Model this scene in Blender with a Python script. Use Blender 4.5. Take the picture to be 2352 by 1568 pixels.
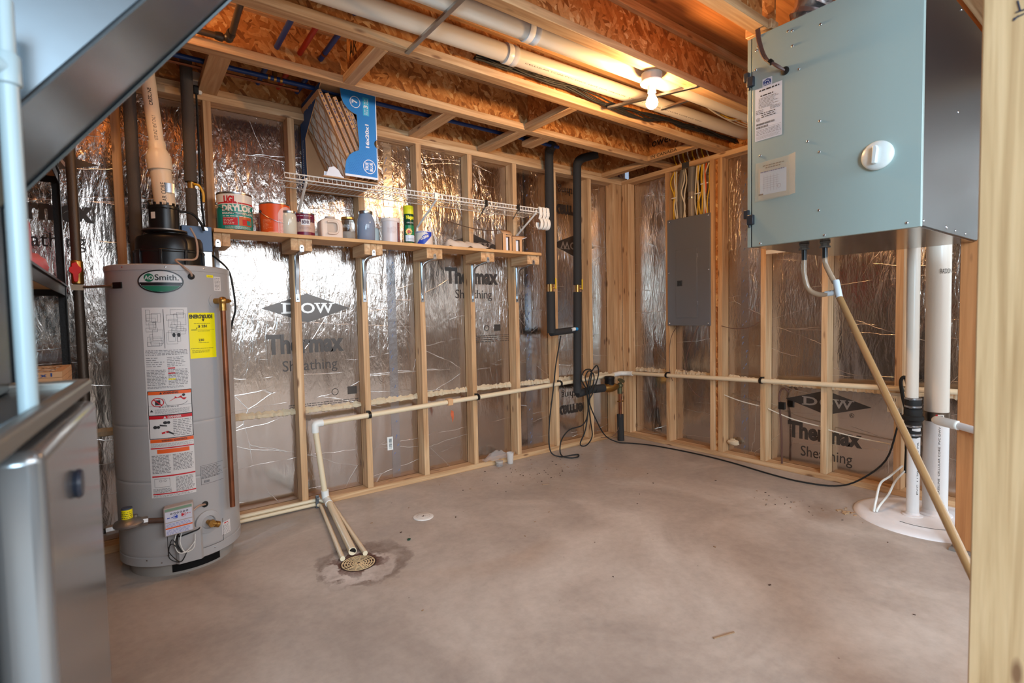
import bpy, bmesh, math, random
from mathutils import Vector, Matrix
random.seed(7)
for o in list(bpy.data.objects): bpy.data.objects.remove(o)
SC = bpy.context.scene; COL = SC.collection; PI = math.pi

# ------------------------------------------------------------------ camera, light, exposure
CAM = Vector((-3.6647, -3.1777, 1.1211))
R_ = Vector((0.79893454, -0.60107981, -0.020166)); U_ = Vector((0.04480742, 0.02605195, 0.99865589)); F_ = Vector((0.59974653, 0.79876427, -0.04774664))
cd = bpy.data.cameras.new('camera'); cam = bpy.data.objects.new('camera', cd); COL.objects.link(cam)
cam.matrix_world = Matrix(((R_.x, U_.x, -F_.x, CAM.x), (R_.y, U_.y, -F_.y, CAM.y), (R_.z, U_.z, -F_.z, CAM.z), (0, 0, 0, 1)))
cd.sensor_width = 36; cd.lens = 1181.0 / 2352 * 36; cd.clip_start = 0.05
cd.dof.use_dof = True; cd.dof.focus_distance = 3.2; cd.dof.aperture_fstop = 3.2
SC.camera = cam
SC.view_settings.view_transform = 'Standard'; SC.view_settings.look = 'None'; SC.view_settings.gamma = 1
SC.view_settings.use_curve_mapping = False; SC.view_settings.exposure = 0.92
wd = bpy.data.worlds.new('world'); SC.world = wd; wd.use_nodes = True
wd.node_tree.nodes['Background'].inputs[0].default_value = (0.6, 0.75, 1, 1); wd.node_tree.nodes['Background'].inputs[1].default_value = 0.3
BULB = Vector((-1.48, -1.49, 2.19)); BULB2 = Vector((-2.82, -2.98, 2.20))
WARM_BULB = 500.0; COOL_BULB = 34.0; FILL = 120.0; SIDE_BULB = 150.0
def area(name, loc, size, sizey, power, col, rot):
    l = bpy.data.lights.new(name, 'AREA'); l.shape = 'RECTANGLE'; l.size = size; l.size_y = sizey; l.energy = power; l.color = col
    o = bpy.data.objects.new(name, l); o.location = loc; o.rotation_euler = rot; COL.objects.link(o); return o
area('added_fill_light', (-2.6, -5.5, 2.1), 4.6, 1.9, FILL, (0.78, 0.89, 1.0), (math.radians(35), 0, 0))  # broad cool fill added behind the camera to even out brightness, not a fixture
area('added_fill_light', (-4.8, -5.9, 1.7), 1.2, 1.4, FILL * 0.9, (0.50, 0.78, 1.0), (math.radians(90), 0, math.radians(-35)))  # bluish fill added at rear left for the cabinet front and foil highlights

# ------------------------------------------------------------------ materials
def lin(c): return tuple(((v / 255) / 12.92 if v / 255 <= 0.04045 else ((v / 255 + 0.055) / 1.055) ** 2.4) for v in c) + (1,)
MATS = {}
def mat(name, c=(128, 128, 128), rough=0.5, metal=0.0, emit=0, alpha=1, trans=0, ior=1.45, bump=0, bscale=200, var=0.0):
    if name in MATS: return MATS[name]
    m = bpy.data.materials.new(name); m.use_nodes = True; nt = m.node_tree; b = nt.nodes['Principled BSDF']
    b.inputs['Base Color'].default_value = lin(c); b.inputs['Roughness'].default_value = rough; b.inputs['Metallic'].default_value = metal
    b.inputs['IOR'].default_value = ior
    if trans: b.inputs['Transmission Weight'].default_value = trans
    if alpha < 1: b.inputs['Alpha'].default_value = alpha
    if emit:
        b.inputs['Emission Color'].default_value = lin(c); b.inputs['Emission Strength'].default_value = emit
    if bump or var:
        tc = nt.nodes.new('ShaderNodeTexCoord'); n = nt.nodes.new('ShaderNodeTexNoise'); n.inputs['Scale'].default_value = bscale; n.inputs['Detail'].default_value = 3
        nt.links.new(tc.outputs['Object'], n.inputs['Vector'])
        if bump:
            bp = nt.nodes.new('ShaderNodeBump'); bp.inputs['Strength'].default_value = bump; bp.inputs['Distance'].default_value = 0.003
            nt.links.new(n.outputs[0], bp.inputs['Height']); nt.links.new(bp.outputs[0], b.inputs['Normal'])
        if var:
            n2 = nt.nodes.new('ShaderNodeTexNoise'); n2.inputs['Scale'].default_value = 9; n2.inputs['Detail'].default_value = 5
            nt.links.new(tc.outputs['Object'], n2.inputs['Vector'])
            r = nt.nodes.new('ShaderNodeValToRGB'); cl = lin(c)
            r.color_ramp.elements[0].position = 0.3; r.color_ramp.elements[1].position = 0.7
            r.color_ramp.elements[0].color = tuple(v * (1 - var) for v in cl[:3]) + (1,); r.color_ramp.elements[1].color = tuple(min(1, v * (1 + var)) for v in cl[:3]) + (1,)
            nt.links.new(n2.outputs[0], r.inputs[0]); nt.links.new(r.outputs[0], b.inputs['Base Color'])
    MATS[name] = m; return m
def nodes(name):
    m = bpy.data.materials.new(name); m.use_nodes = True; nt = m.node_tree; MATS[name] = m
    def N(t, **kw):
        n = nt.nodes.new(t)
        for k, v in kw.items():
            if k[0] == '_': setattr(n, k[1:], v)
            else: n.inputs[k.replace('__', ' ')].default_value = v
        return n
    return m, nt, nt.nodes['Principled BSDF'], N, nt.links.new
def ramp(nt, stops):
    r = nt.nodes.new('ShaderNodeValToRGB'); e = r.color_ramp.elements
    while len(e) < len(stops): e.new(0.5)
    for i, (p, c) in enumerate(stops): e[i].position = p; e[i].color = c if len(c) == 4 else lin(c)
    return r
def mixc(nt, a, b, f, L, mode='MIX'):
    x = nt.nodes.new('ShaderNodeMix'); x.data_type = 'RGBA'; x.blend_type = mode
    for s, i in ((f, 0), (a, 6), (b, 7)):
        if hasattr(s, 'is_output'): L(s, x.inputs[i])
        else: x.inputs[i].default_value = s
    return x.outputs[2]
def math_(nt, op, a, b, L, c=None, clamp=False):
    x = nt.nodes.new('ShaderNodeMath'); x.operation = op; x.use_clamp = clamp
    for i, s in enumerate((a, b, c)):
        if s is None: continue
        if hasattr(s, 'is_output'): L(s, x.inputs[i])
        else: x.inputs[i].default_value = s
    return x.outputs[0]
def wood(name, light, mid, dark, axis, rough=0.62):
    m, nt, b, N, L = nodes(name)
    tc = N('ShaderNodeTexCoord'); oi = N('ShaderNodeObjectInfo')
    cmb = N('ShaderNodeCombineXYZ')
    for i in range(3): L(math_(nt, 'MULTIPLY', oi.outputs['Random'], (17.3, 31.7, 57.1)[i], L), cmb.inputs[i])
    add = N('ShaderNodeVectorMath', _operation='ADD'); L(tc.outputs['Object'], add.inputs[0]); L(cmb.outputs[0], add.inputs[1])
    sc = [26, 26, 26]; sc['xyz'.index(axis)] = 1.3
    mp = N('ShaderNodeMapping'); mp.inputs['Scale'].default_value = sc; L(add.outputs[0], mp.inputs[0])
    n = N('ShaderNodeTexNoise', Scale=1.0, Detail=4.0, Distortion=1.2); L(mp.outputs[0], n.inputs['Vector'])
    r = ramp(nt, [(0.28, light), (0.5, mid), (0.74, dark)]); L(n.outputs[0], r.inputs[0])
    sf = [90, 90, 90]; sf['xyz'.index(axis)] = 3
    mf = N('ShaderNodeMapping'); mf.inputs['Scale'].default_value = sf; L(add.outputs[0], mf.inputs[0])
    nf = N('ShaderNodeTexNoise', Scale=1.0, Detail=3.0); L(mf.outputs[0], nf.inputs['Vector'])
    rf = ramp(nt, [(0.35, (0.8, 0.76, 0.7, 1)), (0.55, (1, 1, 1, 1))]); L(nf.outputs[0], rf.inputs[0])
    c1 = mixc(nt, r.outputs[0], rf.outputs[0], 0.6, L, 'MULTIPLY')
    # knots
    sk = [15, 15, 15]; sk['xyz'.index(axis)] = 4.4
    mk = N('ShaderNodeMapping'); mk.inputs['Scale'].default_value = sk; L(add.outputs[0], mk.inputs[0])
    v = N('ShaderNodeTexVoronoi', Scale=1.0); L(mk.outputs[0], v.inputs['Vector'])
    rk = ramp(nt, [(0.07, (1, 1, 1, 1)), (0.16, (0, 0, 0, 1))]); L(v.outputs['Distance'], rk.inputs[0])
    c2 = mixc(nt, c1, lin((105, 62, 34)), math_(nt, 'MULTIPLY', rk.outputs[0], 0.8, L), L)
    # board to board tint
    tint = ramp(nt, [(0, (0.86, 0.80, 0.72, 1)), (0.5, (1, 0.97, 0.93, 1)), (1, (1.0, 1.0, 1.0, 1))]); L(oi.outputs['Random'], tint.inputs[0])
    c3 = mixc(nt, c2, tint.outputs[0], 0.9, L, 'MULTIPLY')
    L(c3, b.inputs['Base Color']); b.inputs['Roughness'].default_value = rough
    bp = N('ShaderNodeBump', Strength=0.25, Distance=0.002); L(nf.outputs[0], bp.inputs['Height']); L(bp.outputs[0], b.inputs['Normal'])
    return m
def osb(name, axis):
    m, nt, b, N, L = nodes(name)
    tc = N('ShaderNodeTexCoord'); oi = N('ShaderNodeObjectInfo')
    cmb = N('ShaderNodeCombineXYZ')
    for i in range(3): L(math_(nt, 'MULTIPLY', oi.outputs['Random'], (13.1, 7.7, 21.3)[i], L), cmb.inputs[i])
    add = N('ShaderNodeVectorMath', _operation='ADD'); L(tc.outputs['Object'], add.inputs[0]); L(cmb.outputs[0], add.inputs[1])
    nz = N('ShaderNodeTexNoise', Scale=7.0, Detail=2.0); L(add.outputs[0], nz.inputs['Vector'])
    dist = N('ShaderNodeVectorMath', _operation='MULTIPLY_ADD'); L(nz.outputs['Color'], dist.inputs[0]); dist.inputs[1].default_value = (0.03, 0.03, 0.03); L(add.outputs[0], dist.inputs[2])
    outs = []
    for k, ang in enumerate((25, -40, 78)):
        rot = [0, 0, 0]; rot['xyz'.index(axis)] = math.radians(ang)
        long = 'z'; sc = [54, 54, 54]; sc[2] = 17
        mp = N('ShaderNodeMapping', _vector_type='TEXTURE'); mp.inputs['Rotation'].default_value = rot; L(dist.outputs[0], mp.inputs[0])
        m2 = N('ShaderNodeMapping'); m2.inputs['Scale'].default_value = sc; L(mp.outputs[0], m2.inputs[0])
        v = N('ShaderNodeTexVoronoi', Scale=1.0); v.inputs['Randomness'].default_value = 1; L(m2.outputs[0], v.inputs['Vector'])
        sp = N('ShaderNodeSeparateColor'); L(v.outputs['Color'], sp.inputs[0]); outs.append((sp.outputs[0], sp.outputs[1], v.outputs['Distance']))
    a = math_(nt, 'GREATER_THAN', outs[0][1], 0.55, L); c = math_(nt, 'GREATER_THAN', outs[1][1], 0.5, L)
    x = N('ShaderNodeMix'); L(a, x.inputs[0]); L(outs[2][0], x.inputs[2]); L(outs[0][0], x.inputs[3])
    y = N('ShaderNodeMix'); L(c, y.inputs[0]); L(x.outputs[0], y.inputs[2]); L(outs[1][0], y.inputs[3])
    r = ramp(nt, [(0.0, (140, 84, 40)), (0.25, (176, 112, 56)), (0.6, (198, 134, 74)), (0.9, (212, 156, 98)), (1.0, (230, 190, 136))]); L(y.outputs[0], r.inputs[0])
    nf = N('ShaderNodeTexNoise', Scale=70.0, Detail=4.0); L(add.outputs[0], nf.inputs['Vector'])
    rf = ramp(nt, [(0.3, (0.66, 0.58, 0.5, 1)), (0.6, (1, 1, 1, 1))]); L(nf.outputs[0], rf.inputs[0])
    c1 = mixc(nt, r.outputs[0], rf.outputs[0], 0.55, L, 'MULTIPLY')
    L(c1, b.inputs['Base Color']); b.inputs['Roughness'].default_value = 0.5
    bp = N('ShaderNodeBump', Strength=0.5, Distance=0.002); L(y.outputs[0], bp.inputs['Height']); L(bp.outputs[0], b.inputs['Normal'])
    return m
def foil(name, ax):
    """ax: in-plane horizontal axis"""
    m, nt, b, N, L = nodes(name)
    tc = N('ShaderNodeTexCoord'); P = tc.outputs['Object']
    i = 'xyz'.index(ax)
    def nz(su, sv, detail, distort=0.0, off=0.0, rough=0.55):
        mp = N('ShaderNodeMapping'); s = [1, 1, 1]; s[i] = su; s[2] = sv; mp.inputs['Scale'].default_value = s; mp.inputs['Location'].default_value = (off, off, off); L(P, mp.inputs[0])
        n = N('ShaderNodeTexNoise', Scale=1.0, Detail=detail, Distortion=distort, Roughness=rough); L(mp.outputs[0], n.inputs['Vector']); return n.outputs[0]
    big = nz(1.9, 1.1, 2, 0, 3.0); amp = ramp(nt, [(0.36, (0.22, 0.22, 0.22, 1)), (0.62, (1, 1, 1, 1))]); L(big, amp.inputs[0])
    sx_ = N('ShaderNodeSeparateXYZ'); L(P, sx_.inputs[0]); zr_ = ramp(nt, [(0.32, (0.14, 0.14, 0.14, 1)), (0.52, (1, 1, 1, 1))]); L(math_(nt, 'DIVIDE', sx_.outputs[2], 2.35, L), zr_.inputs[0])
    am = math_(nt, 'MULTIPLY', amp.outputs[0], zr_.outputs[0], L)
    cr = nz(32, 9, 5, 1.5, 0.0); crx = nz(95, 32, 3, 1.0, 7.0); wv = nz(4, 1.2, 2, 0.6, 9.0)
    h = math_(nt, 'MULTIPLY', cr, am, L); h = math_(nt, 'MULTIPLY_ADD', math_(nt, 'MULTIPLY', crx, am, L), 0.22, L, h)
    h = math_(nt, 'MULTIPLY_ADD', wv, 1.1, L, h)
    dn = N('ShaderNodeTexNoise', Scale=6.0, Detail=4.0); L(P, dn.inputs['Vector'])
    dv = N('ShaderNodeVectorMath', _operation='MULTIPLY_ADD'); L(dn.outputs['Color'], dv.inputs[0]); dv.inputs[1].default_value = (0.04, 0.04, 0.04); L(P, dv.inputs[2])
    tot = None
    for su, sv, off, wdt, ry in ((0.45, 4.6, 0.0, 0.0042, 0.10), (1.6, 2.0, 4.0, 0.0016, 0.7)):
        mp = N('ShaderNodeMapping'); q = [1, 1, 1]; q[i] = su; q[2] = sv; mp.inputs['Scale'].default_value = q; mp.inputs['Location'].default_value = (off, off, off); mp.inputs['Rotation'].default_value = (0 if ax == 'x' else ry, ry if ax == 'x' else 0, 0); L(dv.outputs[0], mp.inputs[0])
        v = N('ShaderNodeTexVoronoi', _feature='DISTANCE_TO_EDGE', Scale=1.0); L(mp.outputs[0], v.inputs['Vector'])
        rk = ramp(nt, [(0.0, (1, 1, 1, 1)), (wdt, (0, 0, 0, 1))]); L(v.outputs['Distance'], rk.inputs[0])
        mask = nz(3, 3, 2, 0, off + 11); mk = ramp(nt, [(0.44, (0, 0, 0, 1)), (0.56, (1, 1, 1, 1))]); L(mask, mk.inputs[0])
        t = math_(nt, 'MULTIPLY', rk.outputs[0], mk.outputs[0], L); tot = t if tot is None else math_(nt, 'MAXIMUM', tot, t, L)
    h = math_(nt, 'MULTIPLY_ADD', tot, 0.07, L, h)
    bp = N('ShaderNodeBump', Strength=1.0, Distance=0.007); L(h, bp.inputs['Height']); L(bp.outputs[0], b.inputs['Normal'])
    b.inputs['Metallic'].default_value = 1.0
    cc = mixc(nt, lin((200, 189, 180)), lin((222, 216, 210)), tot, L); L(cc, b.inputs['Base Color'])
    rg = math_(nt, 'MULTIPLY_ADD', tot, 0.2, L, 0.15); L(rg, b.inputs['Roughness'])
    return m
def concrete():
    m, nt, b, N, L = nodes('concrete')
    g = N('ShaderNodeNewGeometry'); P = g.outputs['Position']
    n1 = N('ShaderNodeTexNoise', Scale=1.6, Detail=6.0, Distortion=0.8, Roughness=0.6); L(P, n1.inputs['Vector'])
    r1 = ramp(nt, [(0.3, (156, 142, 132)), (0.5, (176, 161, 149)), (0.68, (194, 180, 168))]); L(n1.outputs[0], r1.inputs[0])
    n2 = N('ShaderNodeTexNoise', Scale=24.0, Detail=6.0, Roughness=0.7); L(P, n2.inputs['Vector'])
    r2 = ramp(nt, [(0.35, (0.86, 0.85, 0.84, 1)), (0.6, (1, 1, 1, 1))]); L(n2.outputs[0], r2.inputs[0])
    c = mixc(nt, r1.outputs[0], r2.outputs[0], 0.8, L, 'MULTIPLY')
    n3 = N('ShaderNodeTexNoise', Scale=0.9, Detail=3.0, Distortion=1.0); mpo = N('ShaderNodeMapping'); mpo.inputs['Location'].default_value = (5, 3, 0); L(P, mpo.inputs[0]); L(mpo.outputs[0], n3.inputs['Vector'])
    r3 = ramp(nt, [(0.58, (0, 0, 0, 1)), (0.75, (1, 1, 1, 1))]); L(n3.outputs[0], r3.inputs[0])
    c = mixc(nt, c, lin((172, 138, 108)), math_(nt, 'MULTIPLY', r3.outputs[0], 0.45, L), L)
    # specks
    v = N('ShaderNodeTexVoronoi', Scale=15.0); L(P, v.inputs['Vector']); rv = ramp(nt, [(0.035, (1, 1, 1, 1)), (0.05, (0, 0, 0, 1))]); L(v.outputs['Distance'], rv.inputs[0])
    sp = N('ShaderNodeSeparateColor'); L(v.outputs['Color'], sp.inputs[0]); pick = math_(nt, 'GREATER_THAN', sp.outputs[0], 0.72, L)
    c = mixc(nt, c, lin((84, 66, 54)), math_(nt, 'MULTIPLY', math_(nt, 'MULTIPLY', rv.outputs[0], pick, L), 0.75, L), L)
    # rust and lime stains round the floor drain, own irregular outline
    def stain(cx, cy, sy, ri, ro, col, k, c, seed):
        nn = N('ShaderNodeTexNoise', Scale=7.0, Detail=5.0, Roughness=0.65); mq = N('ShaderNodeMapping'); mq.inputs['Location'].default_value = (seed, seed, 0); L(P, mq.inputs[0]); L(mq.outputs[0], nn.inputs['Vector'])
        d = N('ShaderNodeVectorMath', _operation='SUBTRACT'); L(P, d.inputs[0]); d.inputs[1].default_value = (cx, cy, 0)
        d2 = N('ShaderNodeVectorMath', _operation='MULTIPLY'); L(d.outputs[0], d2.inputs[0]); d2.inputs[1].default_value = (1, sy, 0)
        ln = N('ShaderNodeVectorMath', _operation='LENGTH'); L(d2.outputs[0], ln.inputs[0])
        dd = math_(nt, 'MULTIPLY_ADD', math_(nt, 'SUBTRACT', nn.outputs[0], 0.5, L), 0.3, L, ln.outputs['Value'])
        rr = ramp(nt, [(ri, (1, 1, 1, 1)), (ro, (0, 0, 0, 1))]); L(dd, rr.inputs[0])
        tx = ramp(nt, [(0.35, (0.3, 0.3, 0.3, 1)), (0.6, (1, 1, 1, 1))]); L(nn.outputs[0], tx.inputs[0])
        return mixc(nt, c, lin(col), math_(nt, 'MULTIPLY', math_(nt, 'MULTIPLY', rr.outputs[0], tx.outputs[0], L), k, L), L)
    c = stain(-2.83, -0.89, 1.0, 0.20, 0.235, (112, 92, 80), 1.0, c, 1.0)
    c = stain(-2.87, -0.92, 1.0, 0.145, 0.175, (206, 192, 182), 1.0, c, 4.0)
    c = stain(-2.85, -0.87, 1.0, 0.10, 0.115, (84, 42, 24), 1.3, c, 9.0)
    c = stain(-0.60, -1.95, 1.3, 0.06, 0.22, (128, 98, 74), 0.6, c, 2.0)
    c = stain(-1.35, -0.55, 1.3, 0.10, 0.50, (140, 122, 104), 0.4, c, 6.0)
    L(c, b.inputs['Base Color'])
    rr = ramp(nt, [(0.3, (0.42, 0.42, 0.42, 1)), (0.7, (0.62, 0.62, 0.62, 1))]); L(n1.outputs[0], rr.inputs[0]); L(rr.outputs[0], b.inputs['Roughness'])
    bp = N('ShaderNodeBump', Strength=0.25, Distance=0.003); L(n2.outputs[0], bp.inputs['Height']); L(bp.outputs[0], b.inputs['Normal'])
    return m
STL, STM, STD = (222, 188, 148), (203, 162, 119), (174, 128, 86)
stud_m = wood('pine_vertical', STL, STM, STD, 'z'); pine_x = wood('pine_along_x', STL, STM, STD, 'x'); pine_y = wood('pine_along_y', STL, STM, STD, 'y')
pale_z = wood('pale_pine', (222, 190, 148), (208, 174, 130), (180, 144, 100), 'z', 0.7)
ply_x = wood('plywood_ceiling', (196, 132, 76), (176, 112, 60), (140, 84, 42), 'x'); osb_y = osb('strand_board', 'y'); osb_x = osb('strand_board_cross', 'x')
brown_m = wood('orange_board', (188, 128, 78), (180, 120, 70), (166, 106, 60), 'z')
foil_x = foil('foil_sheet_left', 'x'); foil_y = foil('foil_sheet_right', 'y'); conc = concrete()
particle = mat('particle_board', (206, 158, 106), 0.6, var=0.12, bump=0.2, bscale=400)
ink = mat('printed_ink', (52, 46, 42), 0.42, 0.35); foil_ink = mat('foil_ink', (92, 86, 82), 0.3, 0.85)
plaster = mat('painted_plaster', (120, 106, 94), 0.8, var=0.05)
black_p = mat('black_plastic', (22, 21, 21), 0.32); black_s = mat('black_steel', (30, 27, 25), 0.38, 0.4, bump=0.2, bscale=120); rubber = mat('black_rubber', (24, 23, 22), 0.65)
foam_b = mat('black_foam', (44, 42, 41), 0.8, bump=0.5, bscale=500); foam_g = mat('dark_grey_foam', (78, 70, 64), 0.85, bump=0.6, bscale=500)
white = mat('white_plastic', (226, 222, 214), 0.35); cream = mat('cream_pipe', (222, 200, 166), 0.35); pvc = mat('pvc', (222, 212, 198), 0.3); pvc_w = mat('pvc_white', (228, 226, 224), 0.28)
paper = mat('label_paper', (214, 208, 204), 0.5); kp = mat('label_print', (44, 42, 44), 0.6); grey_print = mat('label_fine_print', (112, 108, 108), 0.6)
red = mat('label_red', (196, 22, 34), 0.5); orange = mat('label_orange', (228, 92, 30), 0.5); yellow = mat('label_yellow', (246, 226, 8), 0.45); blue = mat('print_blue', (28, 62, 168), 0.45); green = mat('label_green', (20, 104, 74), 0.4)
steel = mat('zinc_steel', (176, 176, 178), 0.3, 1.0, bump=0.1, bscale=90); chrome = mat('screw_steel', (200, 202, 206), 0.2, 1.0); galv = mat('galvanised_steel', (92, 103, 110), 0.27, 0.8, bump=0.15, bscale=6)
brass = mat('brass', (176, 132, 70), 0.35, 0.9, bump=0.2, bscale=80); copper = mat('copper', (138, 82, 54), 0.42, 0.75, var=0.3); castm = mat('cast_metal', (150, 144, 140), 0.4, 0.85, bump=0.2, bscale=80)
card = mat('cardboard', (200, 154, 112), 0.75, var=0.06); wire_w = mat('white_coated_wire', (224, 220, 214), 0.35); heater = mat('heater_enamel', (166, 162, 160), 0.32)
pex_b = mat('blue_pipe', (30, 62, 124), 0.35); pex_r = mat('red_pipe', (178, 44, 28), 0.35)

# ------------------------------------------------------------------ mesh builder
WL = {}
class MB:
    def __init__(s): s.v = []; s.f = []; s.mi = []; s.m = 0
    def add(s, vs, fs, mi=None):
        n = len(s.v); s.v += [Vector(v) for v in vs]; k = s.m if mi is None else mi
        for f in fs: s.f.append([i + n for i in f]); s.mi.append(k)
        return s
    def box(s, x0, x1, y0, y1, z0, z1, mi=None, M=None):
        vs = [Vector((x, y, z)) for x in (x0, x1) for y in (y0, y1) for z in (z0, z1)]
        if M is not None: vs = [M @ v for v in vs]
        return s.add(vs, [(0, 1, 3, 2), (4, 6, 7, 5), (0, 4, 5, 1), (2, 3, 7, 6), (0, 2, 6, 4), (1, 5, 7, 3)], mi)
    def cyl(s, a, b, r, r2=None, n=24, mi=None, cap=True):
        a = Vector(a); b = Vector(b); r2 = r if r2 is None else r2; d = (b - a).normalized()
        t = Vector((0, 0, 1)) if abs(d.z) < 0.9 else Vector((1, 0, 0)); u = d.cross(t).normalized(); w = d.cross(u)
        vs = [p + (u * math.cos(q) + w * math.sin(q)) * rr for p, rr in ((a, r), (b, r2)) for q in [2 * PI * i / n for i in range(n)]]
        fs = [(i, (i + 1) % n, n + (i + 1) % n, n + i) for i in range(n)]
        if cap: fs += [tuple(range(n))[::-1], tuple(range(n, 2 * n))]
        return s.add(vs, fs, mi)
    def tube(s, pts, r, n=10, mi=None, cap=True, smooth=0):
        pts = [Vector(p) for p in pts]
        if smooth:
            if isinstance(r, (list, tuple)): r = [p.x for p in spline([Vector((q, 0, 0)) for q in r], smooth)]
            pts = spline(pts, smooth)
        k = len(pts); vs = []; d0 = (pts[1] - pts[0]).normalized(); t = Vector((0, 0, 1)) if abs(d0.z) < 0.9 else Vector((1, 0, 0)); u = d0.cross(t).normalized()
        for i, p in enumerate(pts):
            d = ((pts[min(i + 1, k - 1)] - p).normalized() + (p - pts[max(i - 1, 0)]).normalized()).normalized()
            u = (u - d * u.dot(d)).normalized(); w = d.cross(u); rr = r[i] if isinstance(r, (list, tuple)) else r
            vs += [p + (u * math.cos(2 * PI * j / n) + w * math.sin(2 * PI * j / n)) * rr for j in range(n)]
        fs = [(i * n + j, i * n + (j + 1) % n, (i + 1) * n + (j + 1) % n, (i + 1) * n + j) for i in range(k - 1) for j in range(n)]
        if cap: fs += [tuple(range(n))[::-1], tuple(range((k - 1) * n, k * n))]
        return s.add(vs, fs, mi)
    def lathe(s, prof, c, n=32, mi=None, axis=None):
        c = Vector(c); ax = Vector(axis).normalized() if axis else Vector((0, 0, 1))
        t = Vector((1, 0, 0)) if abs(ax.x) < 0.9 else Vector((0, 0, 1)); u = (t - ax * t.dot(ax)).normalized(); w = ax.cross(u)
        vs = [c + ax * z + (u * math.cos(2 * PI * j / n) + w * math.sin(2 * PI * j / n)) * max(r, 1e-5) for r, z in prof for j in range(n)]
        k = len(prof); fs = [(i * n + j, i * n + (j + 1) % n, (i + 1) * n + (j + 1) % n, (i + 1) * n + j) for i in range(k - 1) for j in range(n)]
        fs += [tuple(range(n))[::-1], tuple(range((k - 1) * n, k * n))]
        return s.add(vs, fs, mi)
    def prism(s, poly, fn, h0, h1, mi=None):
        n = len(poly); vs = [fn(u, v, h) for h in (h0, h1) for u, v in poly]
        return s.add(vs, [tuple(range(n))[::-1], tuple(range(n, 2 * n))] + [(i, (i + 1) % n, n + (i + 1) % n, n + i) for i in range(n)], mi)
    def ball(s, c, r, sc=(1, 1, 1), n=16, mi=None):
        c = Vector(c); vs = []; m = n // 2
        for i in range(m + 1):
            a = PI * i / m
            for j in range(n):
                q = 2 * PI * j / n; vs.append(c + Vector((math.sin(a) * math.cos(q) * sc[0], math.sin(a) * math.sin(q) * sc[1], math.cos(a) * sc[2])) * r)
        return s.add(vs, [(i * n + j, (i + 1) * n + j, (i + 1) * n + (j + 1) % n, i * n + (j + 1) % n) for i in range(m) for j in range(n)], mi)
    # flat print on a mapped surface: fn(u, v, height)
    def rect(s, fn, u0, u1, v0, v1, h, mi=None, seg=0.02):
        nu = max(1, min(24, int(abs(u1 - u0) / seg + 1))) if fn.__dict__.get('curved') else 1
        vs = [fn(u0 + (u1 - u0) * i / nu, v, h) for v in (v0, v1) for i in range(nu + 1)]
        return s.add(vs, [(i, i + 1, nu + 2 + i, nu + 1 + i) for i in range(nu)], mi)
    def disc(s, fn, u, v, ru, rv, h, mi=None, n=28):
        K = 5 if fn.__dict__.get('curved') and ru > .012 else 1
        vs = [fn(u, v, h)] + [fn(u + ru * k / K * math.cos(2 * PI * i / n), v + rv * k / K * math.sin(2 * PI * i / n), h) for k in range(1, K + 1) for i in range(n)]
        return s.add(vs, [(0, 1 + i, 1 + (i + 1) % n) for i in range(n)] + [(1 + k * n + i, 1 + k * n + (i + 1) % n, 1 + (k + 1) * n + (i + 1) % n, 1 + (k + 1) * n + i) for k in range(K - 1) for i in range(n)], mi)
    def ring(s, fn, u, v, ru, rv, w, h, mi=None, n=28):
        vs = [fn(u + (ru - k) * math.cos(2 * PI * i / n), v + (rv - k) * math.sin(2 * PI * i / n), h) for k in (0, w) for i in range(n)]
        return s.add(vs, [(i, (i + 1) % n, n + (i + 1) % n, n + i) for i in range(n)], mi)
    def poly(s, fn, pts, h, mi=None): return s.add([fn(u, v, h) for u, v in pts], [tuple(range(len(pts)))], mi)
    def text(s, fn, body, u0, u1, v0, v1, h, mi=None, rot=0, bold=0.0, clip=None):
        vs, fs = glyphs(body, bold)
        if rot == 90: vs = [(-y, x) for x, y in vs]
        elif rot == 180: vs = [(-x, -y) for x, y in vs]
        elif rot == 270: vs = [(y, -x) for x, y in vs]
        xs = [p[0] for p in vs]; ys = [p[1] for p in vs]; a, b_, c, d = min(xs), max(xs), min(ys), max(ys)
        return s.add([fn(u0 + (x - a) / (b_ - a) * (u1 - u0), v0 + (y - c) / (d - c) * (v1 - v0), h) for x, y in vs], fs, mi)
    def lines(s, fn, u0, u1, v0, v1, n, h, mi=None, fill=0.5, rag=0.15):
        dv = (v1 - v0) / n
        for i in range(n):
            v = v1 - dv * (i + 0.75); u = u0; end = u1 - random.random() * rag * (u1 - u0)
            while u < end:
                w = random.uniform(0.6, 2.6) * dv; w = min(w, end - u)
                s.rect(fn, u, u + w, v, v + dv * fill, h, mi); u += w + dv * 0.45
        return s
    def build(s, name, mats, parent=None, loc=None, bevel=0.0, seg=2, angle=35, smooth=True):
        mats = mats if isinstance(mats, (list, tuple)) else [mats]
        base = Vector((0, 0, 0))
        q = parent
        if parent is not None: base = WL[parent.name].copy()
        if loc is None:
            if parent is None:
                xs = [v.x for v in s.v]; ys = [v.y for v in s.v]; loc = Vector(((min(xs) + max(xs)) / 2, (min(ys) + max(ys)) / 2, min(v.z for v in s.v)))
            else: loc = base
        loc = Vector(loc)
        me = bpy.data.meshes.new(name); me.from_pydata([v - loc for v in s.v], [], s.f)
        for m in mats: me.materials.append(m)
        me.polygons.foreach_set('material_index', [min(k, len(mats) - 1) for k in s.mi])
        me.polygons.foreach_set('use_smooth', [smooth] * len(s.f)); me.update()
        if len(s.f) and not name.endswith('print'):
            bm = bmesh.new(); bm.from_mesh(me); bmesh.ops.recalc_face_normals(bm, faces=bm.faces); bm.to_mesh(me); bm.free()
        me.set_sharp_from_angle(angle=math.radians(angle))
        o = bpy.data.objects.new(name, me); COL.objects.link(o); o.location = loc - base
        if parent is not None: o.parent = parent
        WL[o.name] = loc
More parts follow.
